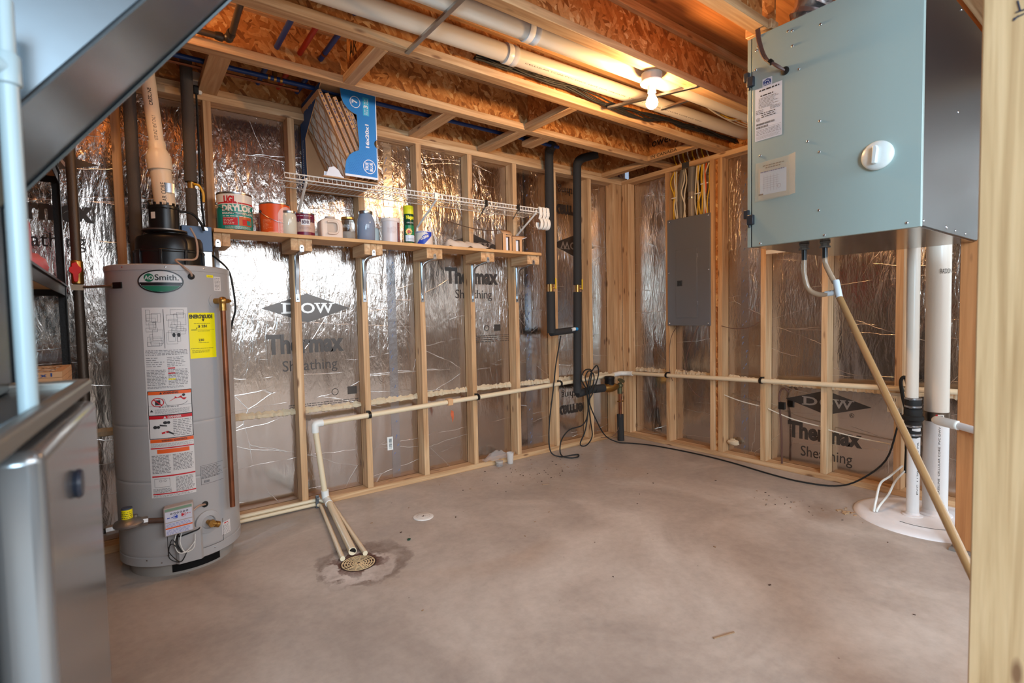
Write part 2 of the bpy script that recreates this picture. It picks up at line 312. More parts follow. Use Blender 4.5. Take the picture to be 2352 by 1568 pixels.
        if bevel:
            b = o.modifiers.new('bevel', 'BEVEL'); b.width = bevel; b.segments = seg; b.limit_method = 'ANGLE'; b.angle_limit = math.radians(40); b.harden_normals = False
        return o
def spline(p, k):
    out = []
    for i in range(len(p) - 1):
        p0 = p[max(i - 1, 0)]; p1 = p[i]; p2 = p[i + 1]; p3 = p[min(i + 2, len(p) - 1)]
        for j in range(k):
            t = j / k; out.append(0.5 * ((2 * p1) + (p2 - p0) * t + (2 * p0 - 5 * p1 + 4 * p2 - p3) * t * t + (3 * p1 - p0 - 3 * p2 + p3) * t ** 3))
    return out + [p[-1]]
GC = {}
def glyphs(body, bold):
    if (body, bold) in GC: return GC[(body, bold)]
    c = bpy.data.curves.new('glyph', 'FONT'); c.body = body; c.size = 1; c.offset = bold; c.resolution_u = 3; c.fill_mode = 'FRONT'
    c.dimensions = '2D'; o = bpy.data.objects.new('glyph', c); COL.objects.link(o); bpy.context.view_layer.update()
    me = bpy.data.meshes.new_from_object(o)
    r = ([(v.co.x, v.co.y) for v in me.vertices], [tuple(p.vertices) for p in me.polygons])
    bpy.data.meshes.remove(me); bpy.data.objects.remove(o); bpy.data.curves.remove(c); GC[(body, bold)] = r; return r
def plane(o, U, V):
    o = Vector(o); U = Vector(U); V = Vector(V); N = U.cross(V).normalized()
    return lambda u, v, h: o + U * u + V * v + N * h
def on_left(y): return lambda u, v, h: Vector((u, y - h, v))
def on_right(x): return lambda u, v, h: Vector((x - h, -u, v))
def on_cyl(cx, cy, r, z0=0.0, a0=-90.0):
    def fn(u, v, h):
        a = math.radians(a0) + u / r; return Vector((cx + (r + h) * math.cos(a), cy + (r + h) * math.sin(a), z0 + v))
    fn.curved = True; return fn
def each(name, pts, r, sc, m_, parent, n=12):
    for p in pts: B().ball(p, r, sc, n).build(name, m_, parent, loc=p)
def tag(o, label, cat, group=None):
    o['label'] = label; o['category'] = cat
    if group: o['group'] = group
    return o
def struct(o): o['kind'] = 'structure'; return o
def thing(name, label, cat, loc, group=None):
    o = bpy.data.objects.new(name, None); COL.objects.link(o); o.location = Vector(loc); o.empty_display_size = 0.05; WL[o.name] = Vector(loc)
    return tag(o, label, cat, group)
B = MB

# ------------------------------------------------------------------ the setting
PL = 0.038; ZT = 2.295; ZJ = 2.333; ZC = 2.60
struct(B().box(-5.3, 0.3, -6.6, 0.2, -0.12, 0).build('floor', conc, smooth=False))
ce = B().box(-5.3, 0.3, -6.6, 0.2, ZC, ZC + 0.02)
for k in range(5): ce.box(-5.3, 0.3, -0.6 - k * 1.22, -0.597 - k * 1.22, ZC - 0.001, ZC, 1)
struct(ce.build('ceiling', [ply_x, mat('seam_shadow_gap', (60, 36, 20), 0.9)], smooth=False))
wl_ = struct(B().box(-5.3, 0.11, 0.092, 0.15, 0, 2.34).build('wall_left', foil_x, loc=(0, 0, 0), smooth=False))
wr_ = struct(B().box(0.092, 0.15, -6.6, 0.092, 0, 2.34).build('wall_right', foil_y, loc=(0, 0, 0), smooth=False))
struct(B().box(-5.3, -5.2, -6.6, 0.09, 0, ZC).build('wall_far_side', plaster, smooth=False))
struct(B().box(-5.3, 0.3, -6.6, -6.5, 0, ZC).build('wall_behind', plaster, smooth=False))
# printed lettering on the foil boards
def dow(fn, u, v, w, h, parent, flip=False):
    m = B(); m.m = 0; s = -1 if flip else 1
    hw, hh = w / 2, h / 2
    P_ = lambda a, b, k: fn(u + s * a, v + s * b, k)
    m.poly(P_, [(-hw, 0), (0, -hh), (hw, 0), (0, hh)], 0.0012)
    m.m = 1; c = 0.36 * h
    m.text(P_, 'D', -0.27 * w, -0.10 * w, -c / 2, c / 2, 0.002, bold=0.02); m.text(P_, 'O', -0.075 * w, 0.085 * w, -c / 2, c / 2, 0.002, bold=0.02); m.text(P_, 'W', 0.09 * w, 0.30 * w, -c / 2, c / 2, 0.002, bold=0.02)
    for a, b in ((-0.29, -0.25), (0.08, 0.15), (0.16, 0.23), (0.25, 0.32)): m.rect(P_, a * w, b * w, c / 2 - 0.10 * c, c / 2, 0.0024)
    m.rect(P_, -0.29 * w, -0.25 * w, -c / 2, -c / 2 + 0.1 * c, 0.0024)
    m.build('logo_print', [foil_ink, mat('foil_letter', (190, 184, 178), 0.3, 0.9)], parent, smooth=False)
def word(fn, t, u0, u1, v0, v1, parent, bold=0.0, rot=0):
    m = B(); m.text(fn, t, u0, u1, v0, v1, 0.0012, bold=bold, rot=rot); m.build('word_print', foil_ink, parent, smooth=False)
fl, fr = on_left(0.092), on_right(0.092)
dow(fl, -2.77, 1.20, 0.52, 0.178, wl_); word(fl, 'Thermax', -3.01, -2.555, 0.925, 1.045, wl_, 0.045); word(fl, 'Sheathing', -2.925, -2.60, 0.80, 0.885, wl_, 0.0)
word(fl, 'Thermax', -1.80, -1.335, 1.37, 1.49, wl_, 0.045); word(fl, 'Sheathing', -1.72, -1.395, 1.245, 1.33, wl_); dow(fl, -1.55, 1.655, 0.52, 0.178, wl_)
word(fl, 'Thermax', -4.19, -3.765, 1.62, 1.73, wl_, 0.045); word(fl, 'Sheathing', -4.12, -3.80, 1.475, 1.565, wl_); dow(fl, -3.98, 1.905, 0.50, 0.13, wl_)
dow(fl, -0.52, 1.725, 0.52, 0.178, wl_, True); word(fl, 'Thermax', -0.75, -0.30, 1.95, 2.07, wl_, 0.045, 180); word(fl, 'Sheathing', -0.69, -0.365, 2.15, 2.235, wl_, 0, 180)
word(fl, 'Thermax', -0.75, -0.30, 0.235, 0.35, wl_, 0.045, 180); word(fl, 'Sheathing', -0.69, -0.365, 0.40, 0.48, wl_, 0, 180)
dow(fr, 1.69, 0.50, 0.53, 0.165, wr_); word(fr, 'Thermax', 1.44, 1.905, 0.225, 0.345, wr_, 0.045); word(fr, 'Sheathing', 1.53, 1.85, 0.085, 0.18, wr_)
m = B(); m.ring(fr, 1.845, 0.435, 0.014, 0.014, 0.002, 0.0012); m.text(fr, 'R', 1.838, 1.852, 0.427, 0.443, 0.0012); m.build('registered_mark_print', ink, wr_, smooth=False)
m = B(); random.seed(3)
m.lines(fl, -2.9, -2.47, 0.57, 0.62, 4, 0.0012, fill=0.3, rag=0.02); m.lines(fl, -1.55, -1.24, 0.93, 0.99, 4, 0.0012, fill=0.3, rag=0.02)
for u in (-2.62, -1.45): m.ring(fl, u, 0.67 if u < -2 else 1.04, 0.022, 0.022, 0.004, 0.0012)
for u, v in ((-2.51, 0.67), (-1.35, 1.04)): m.rect(fl, u - 0.03, u + 0.03, v - 0.025, v + 0.025, 0.0012)
m.build('fine_print', foil_ink, wl_, smooth=False)
# foam seam and battens of foil tape
for nm, fn, a, b, par, z in (('foam_seam', fl, -4.9, 0.09, wl_, 0.575), ('foam_seam', fr, -0.09, 2.7, wr_, 0.61)):
    m = B(); random.seed(5); n = int((b - a) / 0.012); pr = None
    for i in range(n):
        u = a + i * 0.012; hgt = 0.016 + random.random() * 0.016; d = 0.012 + random.random() * 0.012; zz = z + math.sin(u * 3) * 0.006
        cur = [fn(u, zz - hgt * 0.6, 0.001), fn(u, zz - hgt * 0.4, d), fn(u, zz + hgt * 0.4, d), fn(u, zz + hgt, 0.001)]
        if pr: m.add(pr + cur, [(j, j + 1, j + 5, j + 4) for j in range(3)])
        pr = cur
    m.build(nm, mat('sprayed_foam', (206, 184, 152), 0.85, bump=0.6, bscale=90), par)
for fn, par, us in ((fl, wl_, (-2.22, -1.04)), (fr, wr_, (1.12, 2.44))):
    for u in us:
        m = B(); m.rect(fn, u - 0.030, u + 0.030, 0.045, 2.29, 0.0008); random.seed(int(abs(u) * 10)); m.m = 1; v = 0.08
        while v < 2.2:
            w = random.uniform(-0.018, 0.018); l = random.uniform(0.008, 0.026); k = random.uniform(-.6, 1.2)
            m.poly(fn, [(u + w - 0.006, v), (u + w - .003, v - .001), (u + w + 0.006 + .004 * k, v + l), (u + w + 0.002, v + l + .003)], 0.0014); v += random.uniform(0.02, 0.12)
        m.build('foil_tape', [mat('foil_tape_silver', (190, 188, 190), 0.22, 1.0, bump=.4, bscale=30), mat('tape_print', (104, 114, 146), 0.5)], par, smooth=False)

# ------------------------------------------------------------------ wall framing
ordn = ['first', 'second', 'third', 'fourth', 'fifth', 'sixth', 'seventh', 'eighth']
def stud_l(x, lab, w=0.038): tag(B().box(x - w / 2, x + w / 2, 0, 0.089, PL, ZT).build('wall_stud', stud_m, bevel=0.0015, seg=1), lab, 'stud', 'studs of the left wall')
stud_l(-3.66, 'dark orange pine stud behind the grey foam pipe left of the water heater')
stud_l(-3.268, 'pine stud at the left end of the particle board shelf')
LS = ['pine stud carrying the second shelf bracket, crossing the big printed diamond left of its middle', 'pine stud carrying the third shelf bracket, under the blue filter box corner', 'knotty pine stud carrying the fourth shelf bracket, behind the green spray can',
      'pine stud carrying the fifth shelf bracket, in the middle of the upper Thermax print', 'pine stud at the right end of the shelf carrying its last bracket', 'pine stud behind the left black foam pipe, right of the wooden shelf', 'pine stud right of the longer black foam pipe, beside the upside down print']
for i in range(7): stud_l(-2.848 + i * 0.4064, LS[i])
for x, s in ((-0.095, 'outer left pine stud of the corner post, left wall side'), (-0.057, 'middle pine stud of the corner post, left wall side'), (-0.019, 'pine stud in the very corner, on the left wall')): stud_l(x, s, 0.0375)
def stud_r(y, lab, w=0.038): tag(B().box(0, 0.089, y - w / 2, y + w / 2, PL, ZT).build('wall_stud', stud_m, bevel=0.0015, seg=1), lab, 'stud', 'studs of the right wall')
stud_r(-0.02, 'pine stud in the very corner, on the right wall', 0.037); stud_r(-0.058, 'second pine stud from the corner on the right wall, touching the corner stud', 0.037)
stud_r(-0.494, 'pine stud along the left edge of the grey electrical panel'); stud_r(-0.905, 'pine stud along the right edge of the grey electrical panel')
stud_r(-0.972, 'weathered pine stud doubling the one right of the electrical panel', 0.037)
stud_r(-1.307, 'pine stud under the left end of the hanging ventilation cabinet'); stud_r(-1.713, 'pine stud crossing the printed diamond on the right wall')
stud_r(-2.12, 'pine stud beside the wall outlet, left of the white floor pipes'); stud_r(-2.53, 'pine stud hidden behind the wide radon pipe on the right wall')
def piece(name, lab, cat, mats, grp, *bx, bevel=0.002):
    m = B()
    for b in bx: m.box(*b)
    return tag(m.build(name, mats, bevel=bevel, seg=1), lab, cat, grp)
piece('bottom_plate', 'pine bottom plate on the floor along the left wall', 'plate', pine_x, None, (-5.1, 0.089, 0, 0.089, 0, PL))
piece('bottom_plate', 'pine bottom plate on the floor along the right wall', 'plate', pine_y, None, (0, 0.089, -5.0, -0.001, 0, PL))
piece('top_plate', 'pine top plate along the left wall above the studs', 'plate', pine_x, None, (-5.1, 0.089, 0, 0.089, ZT, ZJ))
piece('top_plate', 'pine top plate along the right wall above the studs', 'plate', pine_y, None, (0, 0.089, -5.0, -0.001, ZT, ZJ))
tag(B().box(0.018, 0.088, -0.972 + 0.019, -0.925, PL, ZT).build('strand_board_strip', osb_x), 'dark strand board strip packed between two studs right of the electrical panel', 'board')
# ------------------------------------------------------------------ floor joists
def ijoist(x0, x1, y, lab, z1=ZC - 0.001, name='floor_joist', grp='floor joists overhead'):
    t = thing(name, lab, 'joist', ((x0 + x1) / 2, y, ZJ), grp)
    B().box(x0, x1, y - 0.0315, y + 0.0315, ZJ, ZJ + 0.040).build('flange', pine_x, t, loc=(x0, y, ZJ), bevel=0.002, seg=1); B().box(x0, x1, y - 0.0315, y + 0.0315, z1 - 0.040, z1).build('flange', pine_x, t, loc=(x0, y, z1 - 0.04), bevel=0.002, seg=1)
    B().box(x0 + 0.001, x1 - 0.001, y - 0.0055, y + 0.0055, ZJ + 0.0395, z1 - 0.0395).build('web', osb_y, t, loc=(x0 + .5, y, ZJ)); return t
def ijoist_y(x, y0, y1, lab, words=None):
    t = thing('blocking', lab, 'joist', (x, (y0 + y1) / 2, ZJ), 'joist blocking overhead')
    fl_ = B().box(x - 0.0315, x + 0.0315, y0, y1, ZJ, ZJ + 0.040).build('flange', pine_y, t, loc=(x, y0, ZJ), bevel=0.002, seg=1); B().box(x - 0.0315, x + 0.0315, y0, y1, ZC - 0.041, ZC - 0.001).build('flange', pine_y, t, loc=(x, y0, ZC - 0.04), bevel=0.002, seg=1)
    wb = B().box(x - 0.0055, x + 0.0055, y0 + 0.001, y1 - 0.001, ZJ + 0.0395, ZC - 0.0405).build('web', osb_x, t, loc=(x, y0, ZJ))
    if words:
        for tx, u0, u1, v0, v1, off, par in words:
            m = B(); m.text(on_right(x - off), tx, u0, u1, v0, v1, 0.0008, bold=0.01); m.build('stamp_print', ink, wb if par else fl_, smooth=False)
    return t
struct_r = thing('rim_joist', 'strand board rim joist resting on the left wall top plate', 'joist', (-2.5, 0.045, ZJ))
B().box(-5.1, 0.10, 0.014, 0.075, ZJ, ZJ + 0.038).build('flange', pine_x, struct_r, bevel=0.002, seg=1); B().box(-5.1, 0.10, 0.014, 0.075, ZC - 0.039, ZC - 0.001).build('flange', pine_x, struct_r, bevel=0.002, seg=1)
B().box(-5.1, 0.10, 0.040, 0.052, ZJ + 0.038, ZC - 0.039).build('web', osb_y, struct_r)
r2 = thing('rim_joist', 'strand board rim joist in shadow above the right wall', 'joist', (0.13, -2.5, ZJ))
B().box(0.105, 0.12, -5.0, 0.0, ZJ, ZC - 0.001).build('web', osb_x, r2)
ijoist(-5.1, 0.10, -0.4915, 'first floor joist out from the left wall, above the shelf and filter box')
ijoist(-5.1, 0.10, -0.9785, 'second floor joist out from the left wall, left of the ceiling drain pipes')
ijoist(-5.1, 0.10, -1.5165, 'third floor joist out from the left wall, carrying the bare bulb')
ijoist(-5.1, -1.405, -2.011, 'fourth floor joist, ending above the ventilation cabinet')
ijoist(-5.1, 0.10, -2.62, 'floor joist above the right end of the ventilation cabinet'); ijoist(-5.1, 0.10, -3.13, 'floor joist right above the camera position, outside the picture')
hb = thing('header_joist', 'orange pine header end of the fourth joist above the ventilation cabinet', 'joist', (-1.37, -2.2, ZJ))
B().box(-1.404, -1.340, -2.055, -1.94, ZJ, ZJ + 0.040).build('flange', pine_y, hb, bevel=0.002, seg=1); B().box(-1.378, -1.366, -2.055, -1.94, ZJ + 0.04, ZC - 0.001).build('web', osb_x, hb)
ijoist_y(-2.688, -0.945, -0.525, 'joist blocking marked AR between the first and second joists', [('AR', 0.56, 0.66, 2.44, 2.52, 0.0055, 1)])
ijoist_y(-1.503, -0.945, -0.525, 'joist blocking between the first and second joists, above the middle of the wire shelf')
ijoist_y(-0.262, -0.945, -0.525, 'joist blocking stamped IN CANADA near the far corner', [('IN CANADA', 0.56, 0.80, 2.342, 2.366, 0.0315, 0), ('ower Joist', 0.55, 0.93, 2.42, 2.50, 0.0055, 1)])
ijoist_y(-0.212, -0.458, 0.012, 'joist blocking nearest the far corner with a dark gap behind')
for x, y0, lab in ((-3.262, -0.4585, 'flat pine block nailed to the top plate beside the white switch'), (-2.055, -0.4585, 'flat pine block between wall plate and joist above the spray can'), (-1.507, -0.4585, 'flat pine block between wall plate and joist nearer the corner'), (-1.30, -0.4585, 'short pine block next to the foam elbow of the left black pipe')):
    tag(B().box(x - 0.0445, x + 0.0445, y0, 0.012 if x != -1.30 else -0.25, ZJ + 0.0005, ZJ + 0.0375).build('flat_block', pine_y, bevel=0.002, seg=1), lab, 'block', 'flat blocks between the left wall and the first joist')
# ------------------------------------------------------------------ particle board shelf with brackets
tag(B().box(-3.29, -1.152, -0.222, 0.0, 1.575, 1.594).build('shelf_board', particle, bevel=0.001, seg=1), 'long particle board shelf on the left wall holding paint cans and jars', 'shelf')
BRL = ['leftmost wooden block and bracket under the particle board shelf', 'second wooden block and bracket under the shelf, above the printed diamond', 'third wooden block and bracket under the shelf, below the clear jars', 'fourth wooden block and bracket under the shelf, below the green spray can', 'fifth wooden block and bracket under the shelf, beside the upper print', 'rightmost wooden block and bracket under the particle board shelf']
for i, x in enumerate((-3.272, -2.867, -2.453, -2.041, -1.625, -1.215)):
    t = thing('shelf_bracket', BRL[i], 'bracket', (x, -0.1, 1.50), 'brackets under the wooden shelf')
    for k in ((0, 1) if i == 0 else (-1, 0, 1)): B().box(x + k * 0.038 - 0.0188, x + k * 0.038 + 0.0188, -0.20, -0.001, 1.509, 1.5745).build('wood_block', pine_y, t, loc=(x + k * .038, -0.2, 1.51), bevel=0.0015, seg=1)
    sx = -2.848 + (i - 1) * 0.4064; y1 = -0.203
    m = B()   # pressed steel bracket: wall leg, curved brace, front tab
    m.box(sx - 0.011, sx + 0.011, -0.0045, -0.001, 1.235, 1.507); m.box(sx - 0.0035, sx + 0.0035, -0.013, -0.004, 1.26, 1.50)
    arc = [(sx, -0.010, 1.28), (sx, -0.022, 1.38), (sx, -0.030, 1.45), (sx + 0.3 * (x - sx), -0.055, 1.484), (x + 0.002, -0.12, 1.498), (x + 0.002, -0.20, 1.506)]
    P = spline([Vector(p) for p in arc], 5)
    vs = [];
    for p in P: vs += [p + Vector((-0.009, 0, 0)), p + Vector((0.009, 0, 0)), p + Vector((0.009, 0.004, 0.004)), p + Vector((-0.009, 0.004, 0.004))]
    n = len(P); m.add(vs, [(a * 4 + b, a * 4 + (b + 1) % 4, a * 4 + 4 + (b + 1) % 4, a * 4 + 4 + b) for a in range(n - 1) for b in range(4)] + [(0, 1, 2, 3), (n * 4 - 4, n * 4 - 3, n * 4 - 2, n * 4 - 1)])
    m.prism([(x - 0.011, 1.504), (x + 0.011, 1.504), (x + 0.011, 1.530), (x + 0.006, 1.540), (x - 0.006, 1.540), (x - 0.011, 1.530)], on_left(-0.2005), 0, 0.003)
    m.build('steel_bracket', steel, t)
    each('screw', [(x, -0.2045, 1.526), (sx, -0.006, 1.25)], 0.0042, (1, .6, 1), black_s, t, 8)
# ------------------------------------------------------------------ wire shelf
t = thing('wire_shelf', 'white coated wire shelf on the left wall above the particle board shelf', 'shelf', (-2.05, -0.15, 1.88))
m = B(); x0, x1 = -2.965, -1.14
m.cyl((x0, -0.30, 1.897), (x1, -0.30, 1.897), 0.0035, n=8); m.cyl((x0, -0.305, 1.870), (x1, -0.305, 1.870), 0.0035, n=8)
n = 74
for k in range(0, n + 1): x = x0 + (x1 - x0) * k / n; m.cyl((x, -0.3035, 1.87), (x, -0.3005, 1.897), 0.0017, n=5)
m.build('front_rail', wire_w, t)
m = B(); m.cyl((x0, -0.004, 1.894), (x1, -0.004, 1.894), 0.003, n=8); m.cyl((x0, -0.16, 1.890), (x1, -0.16, 1.890), 0.0028, n=8); m.build('back_rail', wire_w, t)
m = B()
for k in range(0, n + 1): x = x0 + (x1 - x0) * k / n; m.cyl((x, -0.30, 1.897), (x, -0.004, 1.895), 0.0016, n=5)
m.build('wire_deck', wire_w, t)
for x, xf in ((-2.855, -2.833), (-2.07, -2.064), (-1.26, -1.232)):
    m = B(); m.tube([(x, -0.298, 1.885), (x, -0.29, 1.862), (xf, -0.012, 1.735), (xf, -0.006, 1.71)], [0.007, 0.007, 0.0075, 0.009], 10); m.build('support_strut', white, t)
for x, c in ((-2.078, white), (-1.70, black_p), (-1.43, black_p)):
    m = B(); m.box(x - 0.01, x + 0.01, -0.311, -0.297, 1.864, 1.903); 
    if c is black_p: m.tube([(x, -0.31, 1.90), (x - 0.005, -0.315, 1.87), (x - 0.045, -0.30, 1.80)], 0.004, 8)
    m.build('joiner_clip', c, t)
tag(B().box(-1.337, -1.323, -0.012, -0.004, 1.90, 1.935).build('plastic_clip', white, bevel=0.002), 'small white plastic clip on the wire shelf near its right end', 'clip')
tag(B().tube([(-1.86, -0.06, 1.79), (-1.70, -0.06, 1.762), (-1.55, -0.06, 1.752), (-1.40, -0.06, 1.768)], 0.003, 8, smooth=6).build('brown_cable', mat('brown_cable', (86, 62, 46), 0.5)), 'thin brown cable sagging between the studs under the wire shelf', 'cable')
tag(B().tube([(-1.43, -0.02, 1.80), (-1.41, -0.05, 1.75), (-1.425, -0.07, 1.66), (-1.45, -0.07, 1.60)], 0.0022, 8, smooth=4).build('thin_wire', white), 'thin white wire hanging from the wire shelf to the wooden shelf', 'wire')
for k, (x, dx) in enumerate(((-1.235, 0), (-1.20, 0.012), (-1.168, 0.02))):
    m = B(); P = []
    for q in range(0, 20): a = math.radians(95 + q * 15); P.append((x, -0.305 + 0.036 * math.cos(a) * 0.75, 1.79 + 0.036 * math.sin(a)))
    P = [(x, -0.306, 1.905), (x, -0.318, 1.90), (x, -0.322, 1.85)] + P
    m.tube(P, 0.0075, 8)
    for v in range(len(m.v)):
        d = m.v[v].x - x; m.v[v].x = x + d * 1.9
    tag(m.build('storage_hook', white), ['white plastic storage hook hung on the wire shelf, leftmost of three', 'white plastic storage hook hung on the wire shelf, middle of three', 'white plastic storage hook hung on the wire shelf, rightmost of three'][k], 'hook', 'white hooks on the wire shelf')
# ------------------------------------------------------------------ blue filter carton with filters
cblue = mat('carton_blue', (38, 128, 200), 0.45); cb2 = mat('carton_dark_dots', (22, 112, 186), 0.45); cwhite = mat('carton_white', (226, 228, 236), 0.5); cb3 = mat('carton_side_blue', (44, 92, 158), 0.5); cnav = mat('carton_navy', (30, 62, 120), 0.5)
X0, X1, Y0, Y1, Z0, Z1 = -2.772, -2.462, -0.325, 0.075, 1.902, 2.405
t = thing('filter_carton', 'large open blue carton of air filters on the wire shelf', 'carton', ((X0 + X1) / 2, (Y0 + Y1) / 2, Z0))
T = 0.004
B().box(X0, X1, Y0, Y1, Z0, Z0 + T).build('bottom_panel', card, t); B().box(X0, X1, Y0 + T, Y1, Z1 - T, Z1).build('top_panel', card, t); B().box(X0 + T, X1 - T, Y1 - T, Y1, Z0 + T, Z1 - T).build('back_panel', card, t)
m = B(); m.box(X1 - T, X1, Y0, Y1, Z0 + T, Z1 - T); m.build('side_panel', card, t)
# left side panel with its cut corner
sp = [(-Y1, Z0 + T), (-Y1 + 0.10, Z0 + T), (-Y1 + 0.085, 2.19), (-Y0, Z1 - 0.012), (-Y0, Z1 - T), (-Y1, Z1 - T)]
m = B(); f = lambda u, v, h: Vector((X0 + h, -u, v)); m.prism(sp, f, 0, T, 0); m.m = 1; m.poly(lambda u, v, h: Vector((X0 - h, -u, v)), sp, 0.0008)
m.m = 2; m.lines(on_right(X0), -Y1 + 0.03, -Y1 + 0.05, Z0 + 0.06, Z0 + 0.24, 14, 0.0015); m.ring(on_right(X0), -Y1 + 0.045, 2.14, 0.016, 0.05, 0.004, 0.0015); m.build('side_panel', [card, cb3, cwhite], t)
# front panel with S-shaped cut
S = [(-2.668, 2.40), (-2.662, 2.345), (-2.650, 2.315), (-2.628, 2.29), (-2.604, 2.276), (-2.578, 2.268), (-2.574, 2.20), (-2.568, 2.10), (-2.572, 2.072), (-2.60, 2.06), (-2.625, 2.04), (-2.644, 2.01), (-2.652, 1.97), (-2.654, 1.922)]
outer = [(X1, 1.922), (X1, 2.10)] + [(X1 - 0.018 * math.sin(q * PI / 8), 2.125 - 0.022 * math.cos(q * PI / 8)) for q in range(9)] + [(X1, 2.15), (X1, Z1)]
poly = S + outer
m = B(); f = on_left(Y0); m.prism(poly, f, -T, 0, 0); m.m = 1; m.poly(f, poly, 0.0006)
m.m = 2; m.poly(f, [(-2.654, 1.922), (X1, 1.922), (X1, 1.934), (-2.653, 1.934)], 0.0012); m.poly(f, [(-2.668, 2.393), (X1, 2.393), (X1, Z1), (-2.668, Z1)], 0.0012); m.poly(f, [(X1 - 0.005, 1.934), (X1, 1.934), (X1, 2.10), (X1 - 0.005, 2.10)], 0.0012); m.poly(f, [(X1 - 0.005, 2.15), (X1, 2.15), (X1, 2.393), (X1 - 0.005, 2.393)], 0.0012)
m.m = 3
for a in range(17):
    for b in range(20):
        u = -2.642 + a * 0.0105 + (b % 2) * 0.005; v = 1.944 + b * 0.0088; k = 0.0036 * (1 - b / 26)
        if u < X1 - 0.012 and u > (-2.636 if v < 2.0 else -2.60 if v < 2.055 else -2.562): m.disc(f, u, v, k, k, 0.0011, n=6)
m.m = 2
m.text(f, '16x20x1', -2.532, -2.510, 2.095, 2.225, 0.0016, rot=90, bold=0.04); m.ring(f, -2.585, 2.335, 0.030, 0.032, 0.0035, 0.0016); m.text(f, '7', -2.602, -2.572, 2.328, 2.348, 0.0018, rot=90, bold=0.05); m.text(f, 'MERV', -2.608, -2.603, 2.322, 2.348, 0.0018, rot=90)
m.ring(f, -2.513, 1.990, 0.037, 0.040, 0.004, 0.0016); m.text(f, 'TRUE', -2.537, -2.518, 1.967, 2.012, 0.0018, rot=90, bold=0.04); m.text(f, 'BLUE', -2.512, -2.493, 1.965, 2.014, 0.0018, rot=90, bold=0.04)
m.m = 4; m.rect(f, -2.541, -2.505, 2.272, 2.372, 0.0012); m.m = 2; m.text(f, '3', -2.537, -2.511, 2.312, 2.330, 0.0018, rot=90, bold=0.04); m.lines(plane((-2.536, Y0, 2.277), (0, 0, 1), (-1, 0, 0)), 0, 0.032, -0.026, -0.002, 3, 0.0016, fill=0.35); m.lines(plane((-2.536, Y0, 2.335), (0, 0, 1), (-1, 0, 0)), 0, 0.032, -0.026, -0.002, 3, 0.0016, fill=0.35)
m.build('front_panel', [card, cblue, cwhite, cb2, mat('carton_cyan', (60, 176, 216), 0.45)], t, smooth=False)
m = B(); m.prism([(-2.768, 1.86), (-2.764, 1.865), (-2.70, 1.93), (-2.66, 1.915), (-2.655, 1.905), (-2.768, 1.904)][2:5] + [(-2.768, 1.904), (-2.765, 1.93)], on_left(Y0 + 0.012), 0, 0.002)
m.poly(on_left(Y0 + 0.0), [(-2.760, 1.907), (-2.668, 1.907), (-2.690, 1.945), (-2.715, 1.962), (-2.742, 1.952)], 0.001, 0); m.build('torn_flap', cwhite, t, smooth=False)
m = B(); g_ = lambda u, v, h: Vector((u, -v, Z0 - h)); m.ring(g_, -2.70, 0.27, 0.05, 0.035, 0.005, 0.001); m.rect(g_, -2.74, -2.66, 0.265, 0.275, 0.0011); m.build('bottom_logo_print', cnav, t, smooth=False)
media = mat('filter_media', (232, 220, 206), 0.8, bump=0.3, bscale=60)
FLB = ['air filter at the front of the carton, its pleated face and lattice in view', 'second air filter in the carton, edge printed with its size', 'third air filter from the left in the carton', 'fourth air filter from the left in the carton', 'air filter furthest right in the carton, mostly behind the blue panel']
def make_filter(t, fn, W, H, D, words=True, off=0):
    m = B(); b = 0.022
    for a in ((0, W, 0, b), (0, W, H - b, H), (0, b, b, H - b), (W - b, W, b, H - b)):
        m.prism([(a[0], a[2]), (a[1], a[2]), (a[1], a[3]), (a[0], a[3])], fn, -D, 0)
    m.build('frame', card, t, smooth=False)
    m = B(); np_ = 22; pts = []
    for i in range(np_ + 1):
        u = b + (W - 2 * b) * i / np_; h = -0.003 if i % 2 else -D * 0.8
        pts += [fn(u, b, h), fn(u, H - b, h)]
    m.add(pts, [(2 * i, 2 * i + 2, 2 * i + 3, 2 * i + 1) for i in range(np_)]); m.build('pleated_media', media, t, smooth=False)
    m = B(); s = 0.0035
    def bar(a, b_):
        a = Vector(a + (0,)); b_ = Vector(b_ + (0,)); d = (b_ - a).normalized(); n_ = Vector((-d.y, d.x, 0)) * s
        m.prism([(a + n_).to_2d()[:], (a - n_).to_2d()[:], (b_ - n_).to_2d()[:], (b_ + n_).to_2d()[:]], fn, -0.0015, 0.0004)
    def clip(a, d):
        lo, hi = -9, 9
        for k, mx in ((0, W), (1, H)):
            if abs(d[k]) > 1e-6:
                q = sorted(((b * .6 - a[k]) / d[k], (mx - b * .6 - a[k]) / d[k])); lo = max(lo, q[0]); hi = min(hi, q[1])
        return (lo, hi)
    for sg in (1, -1):
        for k in range(-6, 14):
            a = (W * 0.5 + (k - 3) * 0.082, H / 2 if sg == 1 else H / 2); d = (0.5, sg * 0.866)
            lo, hi = clip(a, d)
            if hi - lo > 0.03: bar((a[0] + d[0] * lo, a[1] + d[1] * lo), (a[0] + d[0] * hi, a[1] + d[1] * hi))
    m.build('lattice', card, t, smooth=False)
ang = math.radians(24)
